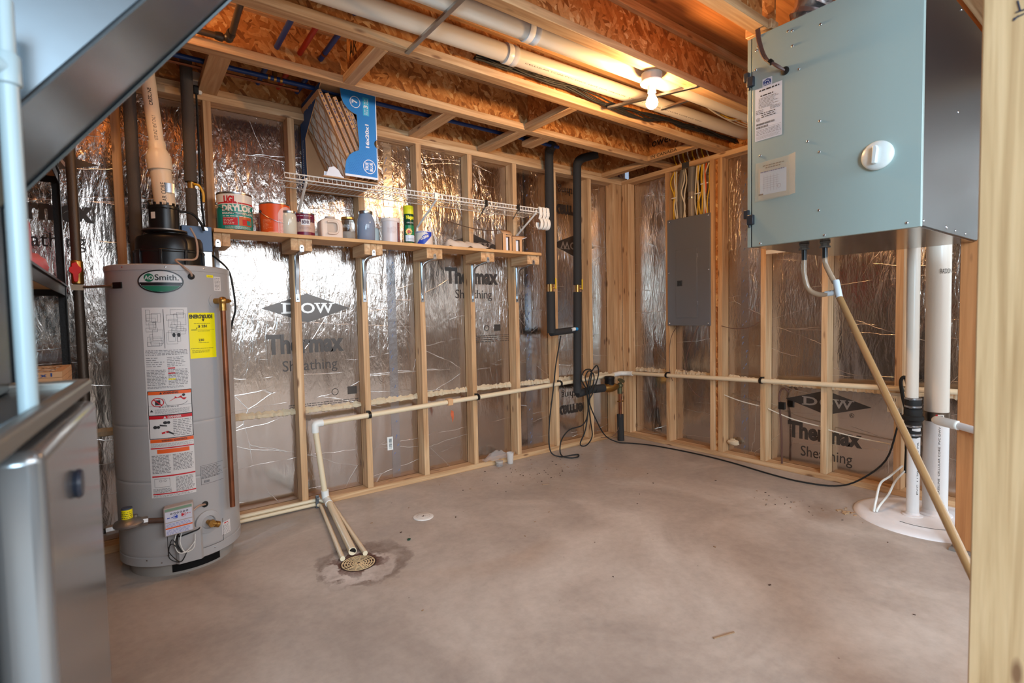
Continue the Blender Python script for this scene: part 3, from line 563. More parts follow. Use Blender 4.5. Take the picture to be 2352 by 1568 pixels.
for i in range(5):
    bx, bz = -2.575 + i * 0.036, Z0 + 0.016
    U = Vector((0, -1, 0)); V = Vector((-math.sin(ang), 0, math.cos(ang))); W_ = 0.375
    if i == 4: bx -= 0.012
    o = Vector((bx - 0.012, Y1 - 0.012, bz)); Nn = U.cross(V)
    fn = lambda u, v, h, o=o, U=U, V=V, Nn=Nn: o + U * u + V * v + Nn * h
    t = thing('air_filter', FLB[i], 'filter', o, 'air filters in the blue carton')
    H_ = 0.485 - i * 0.012
    make_filter(t, fn, W_, H_, 0.019)
    # printed front edge
    e = plane(o + U * (W_ + 0.0005) - Nn * 0.019, Nn * 1.0, V)
    m = B(); e2 = lambda u, v, h, o=o, U=U, V=V, Nn=Nn: o + U * (W_ + 0.0006 + h) + Nn * (-u) + V * v
    m.text(e2, '16 x 20 x 1', 0.005, 0.015, H_ - 0.155, H_ - 0.018, 0.0004, rot=270, bold=0.02); m.lines(plane(o + U * (W_ + 0.001) - Nn * 0.0005, V, Nn), 0.14, 0.30, -0.016, -0.002, 3, 0.0, fill=0.3)
    m.prism([(0.006, 0.09), (0.013, 0.09), (0.0095, 0.078)], e2, 0, 0.0005); m.lines(plane(o + U * (W_ + 0.001) - Nn * 0.0005, V, Nn), 0.095, 0.125, -0.016, -0.003, 4, 0.0, fill=0.4)
    m.build('size_print', cnav, t, smooth=False)
# ------------------------------------------------------------------ things on the particle board shelf
ZS = 1.5945; SY = -0.112
def can(name, label, x, y, r, h, mats_label, deco, bail=None, a0=-90, rim=steel, cat='paint can', lid=True):
    t = thing(name, label, cat, (x, y, ZS))
    m = B(); m.lathe([(r - 0.003, 0), (r, 0.0), (r, 0.004), (r - 0.0012, 0.006), (r - 0.0012, h - 0.008), (r + 0.001, h - 0.006), (r + 0.0012, h), (r - 0.006, h), (r - 0.008, h - 0.006), (0.0, h - 0.006)], (x, y, ZS), 40); m.build('body', rim, t)
    m = B(); f = on_cyl(x, y, r, ZS, a0); deco(m, f, r, h); m.build('label', mats_label, t, smooth=True, angle=60)
    if bail:
        m = B()
        for s in (-1, 1):
            a = math.radians(a0 + s * 90 + bail[1]); p = Vector((x + math.cos(a) * (r + 0.003), y + math.sin(a) * (r + 0.003), ZS + h * 0.72)); m.ball(p, 0.008, (1, 1, 1), 10)
        m.build('ear', black_p if bail[2] else steel, t)
        P = []
        for k in range(17):
            q = PI * k / 16; a = math.radians(a0 + 90 + bail[1]) ; ex = Vector((math.cos(a), math.sin(a), 0)); fw = Vector((math.cos(math.radians(a0 + bail[1])), math.sin(math.radians(a0 + bail[1])), 0))
            P.append(Vector((x, y, ZS + h * 0.72)) + ex * math.cos(q) * (r + 0.006) + fw * math.sin(q) * (r + 0.006) + Vector((0, 0, -math.sin(q) * bail[0])))
        B().tube(P, 0.0016, 6).build('wire_bail', steel, t)
    return t
def d_drylok(m, f, r, h):
    w = r * 1.25
    m.m = 0; m.rect(f, -PI * r * .98, PI * r * .98, 0.008, h * 0.60, 0.0004, seg=0.01); m.poly
    m.m = 1; m.rect(f, -PI * r * .98, PI * r * .98, h * 0.60, h - 0.010, 0.0004, seg=0.01)
    m.m = 0; m.rect(f, -w, w, h * 0.60, h * 0.68, 0.0006)
    m.m = 2; m.rect(f, -w, w, h * 0.70, h * 0.735, 0.0008)
    m.text(f, 'UGL', -w * .62, -w * .05, h * 0.70, h * 0.90, 0.0010, bold=0.06)
    m.m = 1; m.text(f, 'DRYLOK', -w * .72, w * .78, h * 0.50, h * 0.665, 0.0010, bold=0.05); m.text(f, 'MASONRY WATERPROOFER', -w * .72, w * .85, h * 0.42, h * 0.475, 0.0010, bold=0.03); m.text(f, 'LATEX BASE', w * .02, w * .5, h * 0.68, h * 0.70, 0.0011)
    m.lines(f, -w * .7, w * .8, h * 0.35, h * 0.40, 1, 0.0010, fill=0.4)
    m.m = 2; m.rect(f, -w * .70, -w * .02, h * 0.14, h * 0.34, 0.0010); m.m = 1; m.lines(f, -w * .66, -w * .1, h * 0.15, h * 0.34, 5, 0.0013, fill=0.3, rag=0.4)
    m.m = 3; m.rect(f, w * .04, w * .72, h * 0.13, h * 0.37, 0.0010); m.m = 2; m.rect(f, w * .2, w * .6, h * 0.15, h * 0.3, 0.0012); m.m = 0; m.rect(f, w * .42, w * .66, h * 0.16, h * 0.28, 0.0014)
    m.m = 1; m.lines(f, -w * .6, w * .7, h * 0.045, h * 0.12, 3, 0.0010, fill=0.3)
can('paint_can', 'gallon can of masonry waterproofer with teal and white label, on the shelf left end', -3.175, SY, 0.0835, 0.196, [mat('can_teal', (20, 142, 130), 0.3), mat('can_white', (232, 226, 216), 0.3), red, mat('can_picture', (196, 92, 44), 0.35)], d_drylok, (0.055, 8, 0))
def d_orange(m, f, r, h):
    m.m = 0; m.rect(f, -PI * r * .98, PI * r * .98, 0.006, h - 0.008, 0.0004, seg=0.01)
    m.m = 1; m.rect(f, r * .15, r * 1.45, 0.006, h * 0.55, 0.0007); m.disc(f, r * .85, h * .58, r * .7, h * .32, 0.0007)
    m.m = 2; m.lines(f, r * .2, r * 1.3, 0.012, h * 0.5, 10, 0.001, fill=0.2, rag=.5); m.m = 3; m.lines(f, -r * .9, -r * .1, h * .15, h * .48, 8, 0.001, fill=0.25, rag=.6)
    m.rect(f, -r * .5, r * .12, 0.007, h * .07, 0.0009)
can('paint_can', 'orange gallon can with black handle ear and red blotch, second on the shelf', -2.976, -0.098, 0.078, 0.170, [mat('can_orange', (222, 84, 28), 0.3), mat('can_faded_pink', (226, 170, 160), 0.35), mat('can_rose', (206, 110, 100), 0.4), mat('can_peach', (238, 170, 130), 0.4)], d_orange, (0.06, 28, 1), a0=-100)
def d_behr(m, f, r, h):
    m.m = 0; m.rect(f, -PI * r * .98, PI * r * .98, h * .62, h - 0.008, 0.0004, seg=0.01); m.rect(f, -PI * r * .98, PI * r * .98, 0.006, h * .2, 0.0004, seg=0.01)
    m.m = 1; m.rect(f, -PI * r * .98, PI * r * .98, h * .2, h * .62, 0.0004, seg=0.01)
    m.m = 2; m.rect(f, -r, r, h * .60, h * .74, 0.0007); m.m = 3; m.rect(f, -r * .35, r * .55, h * .48, h * .72, 0.001); m.m = 2; m.text(f, 'BEHR', -r * .27, r * .47, h * .53, h * .67, 0.0013, bold=.05); m.lines(f, -r * .6, r * .7, h * .3, h * .42, 3, 0.001, fill=.25); m.m = 3; m.lines(f, -r * .8, r * .8, h * .84, h * .9, 1, 0.001, fill=.3)
def jar(name, label, x, y, r, h, glass_c, lid_m, fill_m, fill_h, shoulder=0.82, neck=0.86):
    t = thing(name, label, 'jar', (x, y, ZS))
    m = B(); m.lathe([(0.0, 0.0), (r * .86, 0), (r, 0.006), (r, h * shoulder * .9), (r * .96, h * shoulder), (r * neck, h * 0.90), (r * neck, h * .98)], (x, y, ZS), 32); m.build('glass', glass_c, t, angle=60)
    if fill_m: B().lathe([(0, 0.003), (r * .84, 0.003), (r * .955, 0.008), (r * .955, min(fill_h, h * shoulder * .9)), (r * .93, fill_h), (0, fill_h)], (x, y, ZS), 32).build('contents', fill_m, t)
    L = [(r * neck + .003, h * .90), (r * neck + .004, h * .91), (r * neck + .004, h * .985), (r * neck + .001, h), (0, h)]
    B().lathe([(r * neck, h * .9)] + L, (x, y, ZS), 36).build('lid', lid_m, t)
glass = mat('clear_glass', (235, 240, 240), 0.03, trans=1.0, ior=1.3)
jar('glass_jar', 'glass jar of cream powder with silver lid, left of the maroon can', -2.917, -0.150, 0.0415, 0.132, mat('creamy_glass', (214, 206, 186), 0.12), steel, None, 0)
can('paint_can', 'quart paint can with maroon and beige label between jar and bleached jug', -2.822, -0.112, 0.053, 0.134, [mat('can_maroon', (112, 24, 52), 0.3), mat('can_beige', (196, 162, 144), 0.35), mat('can_grey', (92, 66, 76), 0.35), mat('can_silver_print', (224, 220, 220), 0.3)], d_behr, None, a0=-105)
# jug with handle hole
t = thing('plastic_jug', 'off-white plastic jug with moulded handle on the shelf', 'jug', (-2.678, -0.11, ZS)); jx = -2.678
m = B(); pf = [(-.062, 0), (.058, 0), (.062, .012), (.062, .085), (.056, .108), (.035, .118), (-.035, .118), (-.056, .108), (-.064, .095), (-.062, .012)]
hole = [(-.036 + .026 * math.cos(q * PI / 6) * (1.1), .066 + .028 * math.sin(q * PI / 6)) for q in range(12)]
m.prism(pf, lambda u, v, h: Vector((jx + u, -0.11 - h, ZS + v)), -0.045, 0.045); m.build('body', mat('jug_plastic', (224, 200, 180), 0.4), t, bevel=0.010, seg=3)
m = B(); m.prism([(-.030, .030), (.018, .030), (.026, .045), (.026, .085), (.012, .096), (-.030, .100)], lambda u, v, h: Vector((jx + u, -0.155 - h, ZS + v)), 0.0006, 0.0010); m.build('handle_recess', mat('jug_recess', (196, 172, 152), 0.5), t, smooth=False)
B().tube([(jx - .032, -0.163, ZS + .094), (jx + .01, -0.168, ZS + .096), (jx + .027, -0.168, ZS + .082), (jx + .027, -0.168, ZS + .045), (jx + .010, -0.165, ZS + .030), (jx - .03, -.163, ZS + .03)], 0.006, 10, smooth=4).build('handle', MATS['jug_plastic'], t)
B().cyl((jx, -0.11, ZS + .116), (jx, -0.11, ZS + .132), 0.03, 0.028).build('cap', mat('jug_cap', (190, 168, 152), 0.45), t)
jar('glass_jar', 'small glass jar with gold lid, half full, right of the jug', -2.575, -0.12, 0.041, 0.137, glass, mat('gold_lid', (196, 156, 90), 0.3, 0.9), mat('pale_liquid', (186, 172, 160), 0.25), 0.05)
jar('glass_jar', 'tall glass jar full of grey-blue liquid in the middle of the shelf', -2.463, -0.115, 0.053, 0.186, mat('bluish_glass', (128, 138, 156), 0.06), steel, None, 0, 0.7, 0.70)
tag(B().lathe([(0, 0), (.034, 0), (.036, .01), (.036, .085), (.03, .1), (0, .1)], (-2.385, -0.04, ZS)).build('plastic_bottle', mat('pale_plastic', (190, 196, 192), 0.2)), 'pale translucent bottle behind the tall jar and white tub', 'bottle')
t = thing('plastic_tub', 'white plastic tub with lid and brown label strip, left of the spray can', 'tub', (-2.300, -0.11, ZS))
B().lathe([(0, 0), (.053, 0), (.057, .135), (0, .135)], (-2.30, -0.11, ZS)).build('body', mat('tub_white', (214, 200, 196), 0.35), t); B().lathe([(.058, .135), (.060, .137), (.060, .155), (.052, .158), (0, .158)], (-2.30, -0.11, ZS)).build('lid', mat('tub_lid', (222, 206, 198), 0.35), t)
m = B(); f = on_cyl(-2.30, -0.11, 0.0566, ZS, -90); m.rect(f, .022, .052, .006, .13, .0008); m.m = 1; m.lines(f, .025, .049, .012, .125, 16, .0012, fill=.3); m.lines(f, -.045, .015, .06, .10, 6, .0012, fill=.15); m.ring(f, -.005, .085, .022, .02, .001, .0012, n=4); m.build('label', [mat('tub_brown', (106, 34, 28), 0.4), mat('tub_pink', (190, 150, 146), 0.5)], t)
t = thing('spray_can', 'tall green spray starch can with yellow cap on the shelf', 'spray can', (-2.178, -0.115, ZS)); r = 0.0335
B().lathe([(0, 0), (r - .002, 0), (r, .004), (r, .006), (r - .001, .008), (r - .001, .186), (r - .004, .198), (0, .198)], (-2.178, -0.115, ZS)).build('body', mat('spray_dark_green', (16, 66, 46), 0.25), t)
B().lathe([(r - .0005, .196), (r - .0005, .244), (r - .003, .249), (0, .249)], (-2.178, -0.115, ZS)).build('cap', mat('spray_cap', (214, 208, 34), 0.35), t)
m = B(); f = on_cyl(-2.178, -0.115, r, ZS, -104)
m.m = 0; m.text(f, 'Niagara', -.022, .034, .155, .187, .0006, bold=.05); m.m = 1; m.text(f, 'ORIGINAL', -.018, .030, .136, .144, .0006); m.m = 2; m.rect(f, -.03, .045, .062, .124, .0005); m.m = 3; m.rect(f, -.03, .045, .022, .062, .0006); m.m = 4
pts = []
for q in range(24): rr = .024 if q % 2 == 0 else .017; pts.append((-.006 + rr * math.cos(q * PI / 12), .083 + rr * math.sin(q * PI / 12)))
m.poly(f, pts, .0009); m.m = 5; m.disc(f, -.006, .083, .010, .010, .0012); m.m = 6; m.lines(f, -.012, .036, .028, .045, 3, .0009, fill=.3); m.m = 0; m.rect(f, -.03, .045, .007, .012, .0006); m.build('label', [mat('spray_yellow', (226, 218, 30), 0.35), white, mat('spray_green', (22, 120, 72), 0.3), mat('spray_pale', (206, 214, 224), 0.3), mat('spray_sun', (236, 176, 26), 0.35), mat('spray_flower', (196, 60, 20), 0.4), grey_print], t)
def d_metal(m, f, r, h):
    m.m = 0; m.rect(f, -PI * r * .98, PI * r * .98, 0.003, h - .003, 0.0004, seg=.01); m.m = 1
    
    for k in range(24):
        ua = -r * .95 + k * r * 1.85 / 24; tt = k / 24; lo = .004 + max(0, tt - .42) * h * 1.2; hi = min(h * .97, .006 + tt * h * 1.25 + .012)
        m.rect(f, ua, ua + r * 1.85 / 24, lo, hi, .0007)
    m.rect(f, -r * 1.5, r * 1.5, h * .90, h, .0009)
    m.m = 0; tilt = lambda u, v, k: f(u * .95 - v * .3, v + u * .42, k); m.text(tilt, 'METAL', -.016, .040, .058, .074, .0014, bold=.05); m.text(tilt, 'GLEAM', -.016, .040, .038, .054, .0014, bold=.05)
can('polish_tin', 'low white and blue tin reading METAL GLEAM right of the spray can', -2.073, -0.12, 0.057, 0.093, [mat('tin_white', (216, 204, 192), 0.35), blue], d_metal, None, a0=-112, rim=MATS['tub_white'], cat='tin')
# crumpled white cloth
random.seed(11); m = B(); NX, NY = 22, 8; vs = []
for i in range(NX + 1):
    for j in range(NY + 1):
        a = i / NX; b = j / NY; w = math.sin(PI * b); e = math.sin(PI * min(1, a * 1.02)) ** .5
        z = .004 + w * e * (.062 + .026 * math.sin(a * 9 + 1) * (1 - a)) * (1.15 - a * .55) + .005 * math.sin(a * 31 + b * 9) + .003 * math.sin(a * 17 - b * 14)
        vs.append(Vector((-1.93 + a * .37, -0.19 + b * .15 * (0.6 + 0.4 * e) + .01 * math.sin(a * 12), ZS + max(.001, z))))
m.add(vs, [(i * (NY + 1) + j, (i + 1) * (NY + 1) + j, (i + 1) * (NY + 1) + j + 1, i * (NY + 1) + j + 1) for i in range(NX) for j in range(NY)]); n0 = len(vs)
tag(m.build('crumpled_cloth', mat('rag_white', (214, 200, 186), 0.85), angle=180), 'crumpled white rag lying flat on the shelf right of the tin', 'rag')
for k, (cx_, w_, h_, lab) in enumerate(((-1.445, .085, .125, 'open brown cardboard box on the shelf right end, taller of two'), (-1.355, .095, .105, 'open brown cardboard box with white inside at the shelf right end, lower of two'))):
    t = thing('small_carton', lab, 'box', (cx_, -0.12, ZS), 'small cartons at the right end of the shelf'); y_ = -0.19; T = .0025; a, b = cx_ - w_ / 2, cx_ + w_ / 2
    m = B(); m.box(a, b, y_, y_ + .09, ZS, ZS + T); m.box(a, a + T, y_, y_ + .09, ZS, ZS + h_); m.box(b - T, b, y_, y_ + .09, ZS, ZS + h_ * .95); m.box(a, b, y_ + .0875, y_ + .09, ZS, ZS + h_)
    m.box(a, a + w_ * .36, y_, y_ + T, ZS, ZS + h_); m.box(b - w_ * .26, b, y_, y_ + T, ZS, ZS + h_ * .9); m.box(a + w_ * .36, b - w_ * .26, y_, y_ + T, ZS + h_ * .82, ZS + h_ * .9)
    m.build('carton_body', card, t, smooth=False)
    B().box(a + w_ * .36, b - w_ * .26, y_ + .02, y_ + .022, ZS + T, ZS + h_ * .80).build('inner_white_card', cwhite, t, smooth=False)
    m = B(); m.add([(a, y_, ZS + h_ * .95), (b, y_, ZS + h_ * .95), (b + .01, y_ + .04, ZS + h_ * 1.22), (a + .01, y_ + .04, ZS + h_ * 1.22)] if k == 0 else [(a, y_, ZS + h_ * .9), (b, y_, ZS + h_ * .9), (b + .03, y_ + .0, ZS + h_ * 1.08), (a + .03, y_ + .05, ZS + h_ * 1.15)], [(0, 1, 2, 3)]); so = m.build('flap', card, t, smooth=False); sm = so.modifiers.new('s', 'SOLIDIFY'); sm.thickness = .0025
    if k: m = B(); m.add([(b, y_, ZS + h_ * .88), (b + .035, y_ - .01, ZS + h_ * 1.02), (b + .035, y_ + .05, ZS + h_ * 1.02), (b, y_ + .05, ZS + h_ * .88)], [(0, 1, 2, 3)]); so = m.build('flap', cwhite, t, smooth=False); sm = so.modifiers.new('s', 'SOLIDIFY'); sm.thickness = .0025

# ------------------------------------------------------------------ water heater
HX, HY, HR = -3.485, -0.2545, 0.245
t = thing('water_heater', 'tall grey tank water heater standing on the floor at the left wall', 'water heater', (HX, HY, 0)); wh = t
B().lathe([(0, .058), (HR - .004, .058), (HR + .001, .062), (HR + .001, .098), (HR - .002, .101), (HR, .105), (HR, .115), (HR, .422), (HR, .430), (HR - .0025, .434), (HR, .438), (HR, .446), (HR, .668), (HR, .676), (HR - .0025, .680), (HR, .684), (HR, .692), (HR, 1.34), (HR, 1.352), (HR + .002, 1.354), (HR + .002, 1.376), (HR - .004, 1.380), (0, 1.384)], (HX, HY, 0), 96).build('tank_jacket', heater, t)
B().lathe([(0, 0), (HR - .035, 0), (HR - .035, .06), (0, .06)], (HX, HY, 0), 64).build('base_ring', mat('heater_base', (150, 142, 134), 0.6), t)
m = B(); f = on_cyl(HX, HY, HR - .034, 0, -90)
for s in range(2): m.rect(f, -.06, .14, .012, .052, .002, seg=.01)
m.build('air_intake_screen', mat('dark_mesh', (16, 15, 15), 0.7), t)
# burner cover
m = B(); f = on_cyl(HX, HY, HR, 0, -88.5); vs = []
prof = [(-.052, -.006), (-.048, .016), (-.038, .026), (.038, .026), (.048, .016), (.052, -.006)]
vs = [f(u, .066, h) for u, h in prof] + [f(u, .190 + u * .2, h) for u, h in prof] + [f(u, .214 + u * .2, -.004) for u, h in prof]
m.add(vs, [(r_ * 6 + c, r_ * 6 + (c + 1) % 6, r_ * 6 + 6 + (c + 1) % 6, r_ * 6 + c + 6) for r_ in range(2) for c in range(6)] + [(5, 4, 3, 2, 1, 0), (12, 13, 14, 15, 16, 17)]); m.build('burner_cover', heater, t, angle=30)
B().tube([f(-.050 + .10 * k / 10, .196 - .010 + .02 * k / 10, .002 + .024 * min(1, min(k, 10 - k) / 2)) for k in range(11)], .003, 8).build('cover_gap', black_p, t)
f0 = on_cyl(HX, HY, HR)
B().rect(f0, -.075, -.073, .10, .215, .0008).build('panel_seam', black_p, t, smooth=False)
m = B(); m.rect(f0, .055, .155, .10, .1015, .0008); m.rect(f0, .154, .156, .10, .205, .0008)
m.build('panel_seam', black_p, t, smooth=False)
for u, v in ((-.074, .104), (.155, .202), (.155, .125), (-.10, .076), (.11, .086), (-.16, .09), (-.03, 1.366), (.12, 1.366), (-.20, 1.366)): B().lathe([(.004, 0), (.0035, .002), (0, .003)], f0(u, v, 0), 10, axis=f0(u, v, 1) - f0(u, v, 0)).build('screw', chrome, t)
# labels on the jacket (arc length, height)
A = lambda deg: math.radians(deg + 90) * HR
m = B(); u0, u1 = A(-119.3), A(-80); fn = f0; um = (u0 + u1) / 2
m.m = 0; m.rect(fn, u0, u1, .365, 1.192, .0006)
m.m = 1; random.seed(21)
m.ring(fn, um, 1.09, (u1 - u0) * .46, .0, 0, .0008) if 0 else None
for a, b, c, d in ((u0 + .008, um - .01, 1.02, 1.182), (um + .002, u1 - .008, 1.02, 1.182)):
    for k in range(13):
        x = random.uniform(a, b - .03); y = random.uniform(c, d - .02); w = random.uniform(.01, .05); h = random.uniform(.008, .05); w = min(w, b - x); h = min(h, d - y)
        for q in ((x, x + w, y, y + .0008), (x, x + w, y + h, y + h + .0008), (x, x + .0008, y, y + h), (x + w, x + w + .0008, y, y + h)): m.rect(fn, *q, .0010)
m.rect(fn, um - .006, um - .004, 1.015, 1.185, .001)
for k in range(2): m.disc(fn, um + .03 + k * .018, 1.072, .006, .010, .0011, n=10)
m.m = 2
m.lines(fn, u0 + .006, u1 - .006, .985, 1.010, 4, .001, fill=.4, rag=.02); m.lines(fn, u0 + .006, um - .01, .935, .98, 5, .001, fill=.25, rag=.5); m.lines(fn, um, u1 - .006, .935, .98, 6, .001, fill=.3, rag=.4)
m.lines(fn, u0 + .006, um - .004, .855, .925, 11, .001, fill=.4, rag=.1); m.lines(fn, um + .002, u1 - .006, .855, .925, 11, .001, fill=.4, rag=.1); m.lines(fn, u0 + .006, u1 - .006, .842, .852, 2, .001, fill=.4)
m.m = 3
for v in (.926, .904): m.rect(fn, um + .002, um + .028, v, v + .005, .0013)
m.m = 6; m.rect(fn, um + .002, um + .028, .878, .883, .0013)
# warning panel
m.m = 1; m.rect(fn, u0 + .004, u1 + .001, .622, .832, .0010); m.m = 0; m.rect(fn, u0 + .007, u1 - .002, .727, .829, .0013); m.rect(fn, u0 + .007, u1 - .002, .625, .723, .0013)
m.m = 4; m.rect(fn, u0 + .007, u1 - .002, .815, .829, .0016); m.m = 1; m.text(fn, 'WARNING', um - .022, um + .035, .817, .827, .002, bold=.03); m.poly(fn, [(um - .034, .817), (um - .024, .817), (um - .029, .827)], .002)
m.m = 3; m.rect(fn, u0 + .007, u1 - .002, .709, .723, .0016); m.m = 0; m.text(fn, 'DANGER', um - .008, um + .042, .711, .721, .002, bold=.03); m.poly(fn, [(um - .024, .711), (um - .013, .711), (um - .0185, .721)], .002)
m.m = 1; m.rect(fn, u0 + .032, u0 + .052, .770, .792, .0016); m.m = 3; m.ring(fn, u0 + .042, .782, .024, .020, .0035, .002); m.add([fn(u0 + .042 + a, .782 + b, .0022) for a, b in ((-.017, .012), (-.014, .015), (.017, -.012), (.014, -.015))], [(0, 1, 2, 3)])
m.poly(fn, [(um, .784), (um + .02, .797), (um + .022, .805), (um + .030, .798), (um + .045, .806), (um + .05, .796), (um + .065, .795), (um + .058, .787)], .0016)
m.m = 1; m.disc(fn, um + .054, .808, .006, .006, .0018); m.tube([fn(u0 + .045, .795, .002), fn(u0 + .065, .796, .002), fn(u0 + .072, .775, .002), fn(um, .766, .002), fn(um + .05, .768, .002), fn(um + .068, .780, .002)], .0006, 4, smooth=4)
m.m = 2; m.lines(fn, u0 + .045, u1 - .04, .757, .764, 1, .0016); m.lines(fn, u0 + .03, u1 - .006, .731, .753, 5, .0016, fill=.35, rag=.05); m.m = 1; m.rect(fn, u0 + .007, u1 - .002, .765, .7658, .0016) ; m.poly(fn, [(u0 + .011, .741), (u0 + .024, .741), (u0 + .0175, .752)], .0016)
m.m = 1
for u, v in ((.028, .674), (.066, .692)): m.disc(fn, u0 + u, v, .008, .007, .0016); m.disc(fn, u0 + u + .012, v, .007, .007, .0016, n=6)
m.poly(fn, [(u0 + .045, .686), (u0 + .072, .680), (u0 + .072, .675), (u0 + .045, .678)], .0016); m.m = 3; m.poly(fn, [(u0 + .05, .650), (u0 + .075, .656), (u0 + .078, .647), (u0 + .052, .643)], .0016); m.m = 1; m.poly(fn, [(u0 + .075, .656), (u0 + .095, .643), (u0 + .095, .636), (u0 + .072, .648)], .0016)
m.m = 2; m.lines(fn, um + .010, u1 - .005, .630, .705, 10, .0016, fill=.35, rag=.2)
m.m = 4; m.rect(fn, u0 + .006, u1, .606, .621, .0010); m.m = 1; m.text(fn, 'WARNING / ADVERTENCIA', um - .035, um + .06, .609, .618, .0016, bold=.02)
m.m = 2; m.lines(fn, u0 + .008, u1 - .004, .588, .602, 3, .001, fill=.3); m.m = 3; m.rect(fn, u0 + .006, u1, .579, .584, .001); m.m = 4; m.rect(fn, u0 + .03, u1 - .018, .558, .576, .0010)
m.m = 2; m.lines(fn, u0 + .008, um - .004, .470, .552, 13, .001, fill=.45, rag=.12); m.lines(fn, um + .003, u1 - .004, .478, .552, 12, .001, fill=.45, rag=.1); m.m = 3; m.rect(fn, u0 + .006, u1, .455, .461, .001)
m.m = 2; m.lines(fn, um + .01, u1 - .004, .385, .45, 12, .001, fill=.45, rag=.15); m.lines(fn, u0 + .008, um - .002, .385, .405, 4, .001, fill=.45)
m.m = 1
for q in ((u0 + .014, um - .012, .41, .411), (u0 + .014, um - .012, .447, .448), (u0 + .014, u0 + .0148, .41, .448), (um - .0128, um - .012, .41, .448)): m.rect(fn, *q, .001)
for k in (0, 1): m.ring(fn, u0 + .038 + k * .016, .438, .005, .005, .001, .0012)
m.m = 3; m.rect(fn, u0 + .006, u1, .378, .383, .001); m.m = 2; m.lines(fn, u0 + .008, u1 - .006, .367, .376, 2, .001, fill=.4)
m.build('instruction_label', [paper, kp, grey_print, red, orange, orange, yellow], t, smooth=False)
m = B(); u0, u1 = A(-79.2), A(-51.5); m.m = 0; m.rect(fn, u0, u1, .964, 1.168, .0007); m.m = 1
m.text(fn, 'ENERGY', u0 + .003, u0 + .062, 1.142, 1.160, .0012, bold=.05); m.text(fn, 'GUIDE', u0 + .060, u0 + .106, 1.142, 1.160, .0012, bold=.05); m.poly(fn, [(u0 + .053, 1.139), (u0 + .067, 1.139), (u0 + .060, 1.128)], .0012); m.rect(fn, u0 + .058, u0 + .062, 1.138, 1.155, .0012)
m.lines(fn, u0 + .02, u0 + .098, 1.118, 1.122, 1, .0012); m.text(fn, '$ 281', u0 + .036, u0 + .076, 1.100, 1.114, .0012, bold=.03); m.rect(fn, u0 + .008, u0 + .030, 1.090, 1.0925, .0012); m.poly(fn, [(u0 + .028, 1.101), (u0 + .034, 1.101), (u0 + .031, 1.094)], .0012); m.rect(fn, u0 + .03, u0 + .112, 1.0905, 1.0912, .0012); m.lines(fn, u0 + .035, u0 + .09, 1.084, 1.088, 1, .0012)
m.text(fn, '230', u0 + .036, u0 + .060, 1.040, 1.051, .0012, bold=.03); m.lines(fn, u0 + .036, u0 + .09, 1.032, 1.036, 1, .0012); m.lines(fn, u0 + .004, u0 + .11, 1.006, 1.010, 1, .0012); m.lines(fn, u0 + .008, u0 + .09, .988, 1.002, 3, .0012, fill=.3); m.build('energy_label', [yellow, kp], t, smooth=False)
m = B(); u0, u1 = A(-75), A(-50); m.rect(fn, u0, u1, .39, .476, .0006); m.m = 1; m.lines(fn, u0 + .003, u1 - .003, .415, .472, 9, .001, fill=.3, rag=.3)
for k in range(9): m.rect(fn, u0 + .012 + k * .0028, u0 + .0132 + k * .0028, .396, .407, .001)
for q in ((u0, u1, .39, .391), (u0, u1, .475, .476), (u0, u0 + .001, .39, .476), (u0, u1, .42, .4208)): m.rect(fn, *q, .001)
m.build('rating_plate', [mat('silver_plate', (168, 164, 162), 0.4), kp], t, smooth=False)
m = B(); m.rect(fn, A(-59), A(-51), 1.329, 1.340, .0008); m.m = 1; m.lines(fn, A(-58), A(-52), 1.331, 1.338, 2, .0012, fill=.3); m.build('yellow_sticker', [yellow, kp], t, smooth=False)
m = B(); m.rect(fn, A(-50.5), A(-40), 1.27, 1.335, .0006); m.m = 1; m.lines(fn, A(-49.5), A(-41), 1.275, 1.330, 9, .001, fill=.4); m.build('paper_sticker', [paper, grey_print], t, smooth=False)
m = B(); m.rect(fn, A(-55), A(-43), .125, .185, .0008); m.m = 1; m.lines(fn, A(-54), A(-44), .128, .172, 8, .0012, fill=.35); m.m = 2; m.lines(fn, A(-52), A(-46), .174, .181, 1, .0012, fill=.7); m.build('paper_sticker', [paper, grey_print, red], t, smooth=False)
# oval badge
m = B(); uc, vc = A(-101.6), 1.304; ru, rv = .084, .050; f = f0
m.m = 0; m.disc(f, uc, vc, ru, rv, .0015, n=40); m.ring(f, uc, vc, ru, rv, .005, .004, mi=1, n=40)
def chord(v0, v1, mi, h):
    for k in range(32):
        ua = -(ru - .006) + k * (ru - .006) / 16; um_ = ua + (ru - .006) / 32; lim = (rv - .005) * math.sqrt(max(0, 1 - (um_ / (ru - .006)) ** 2))
        lo = max(v0, vc - lim); hi = min(v1, vc + lim)
        if hi > lo: m.rect(f, uc + ua, uc + ua + (ru - .006) / 16, lo, hi, h, mi)
chord(vc - .018, vc - .004, 1, .0022); chord(vc - .044, vc - .019, 2, .0022)
m.disc(f, uc - .042, vc + .016, .019, .018, .0024, mi=2); m.m = 0; m.text(f, 'AO', uc - .058, uc - .026, vc + .007, vc + .025, .003, bold=.02); m.m = 1; m.text(f, 'Smith.', uc - .020, uc + .066, vc + .005, vc + .030, .003, bold=.01)
m.build('badge', [mat('badge_silver', (206, 204, 202), 0.25), black_p, green], t, smooth=False)
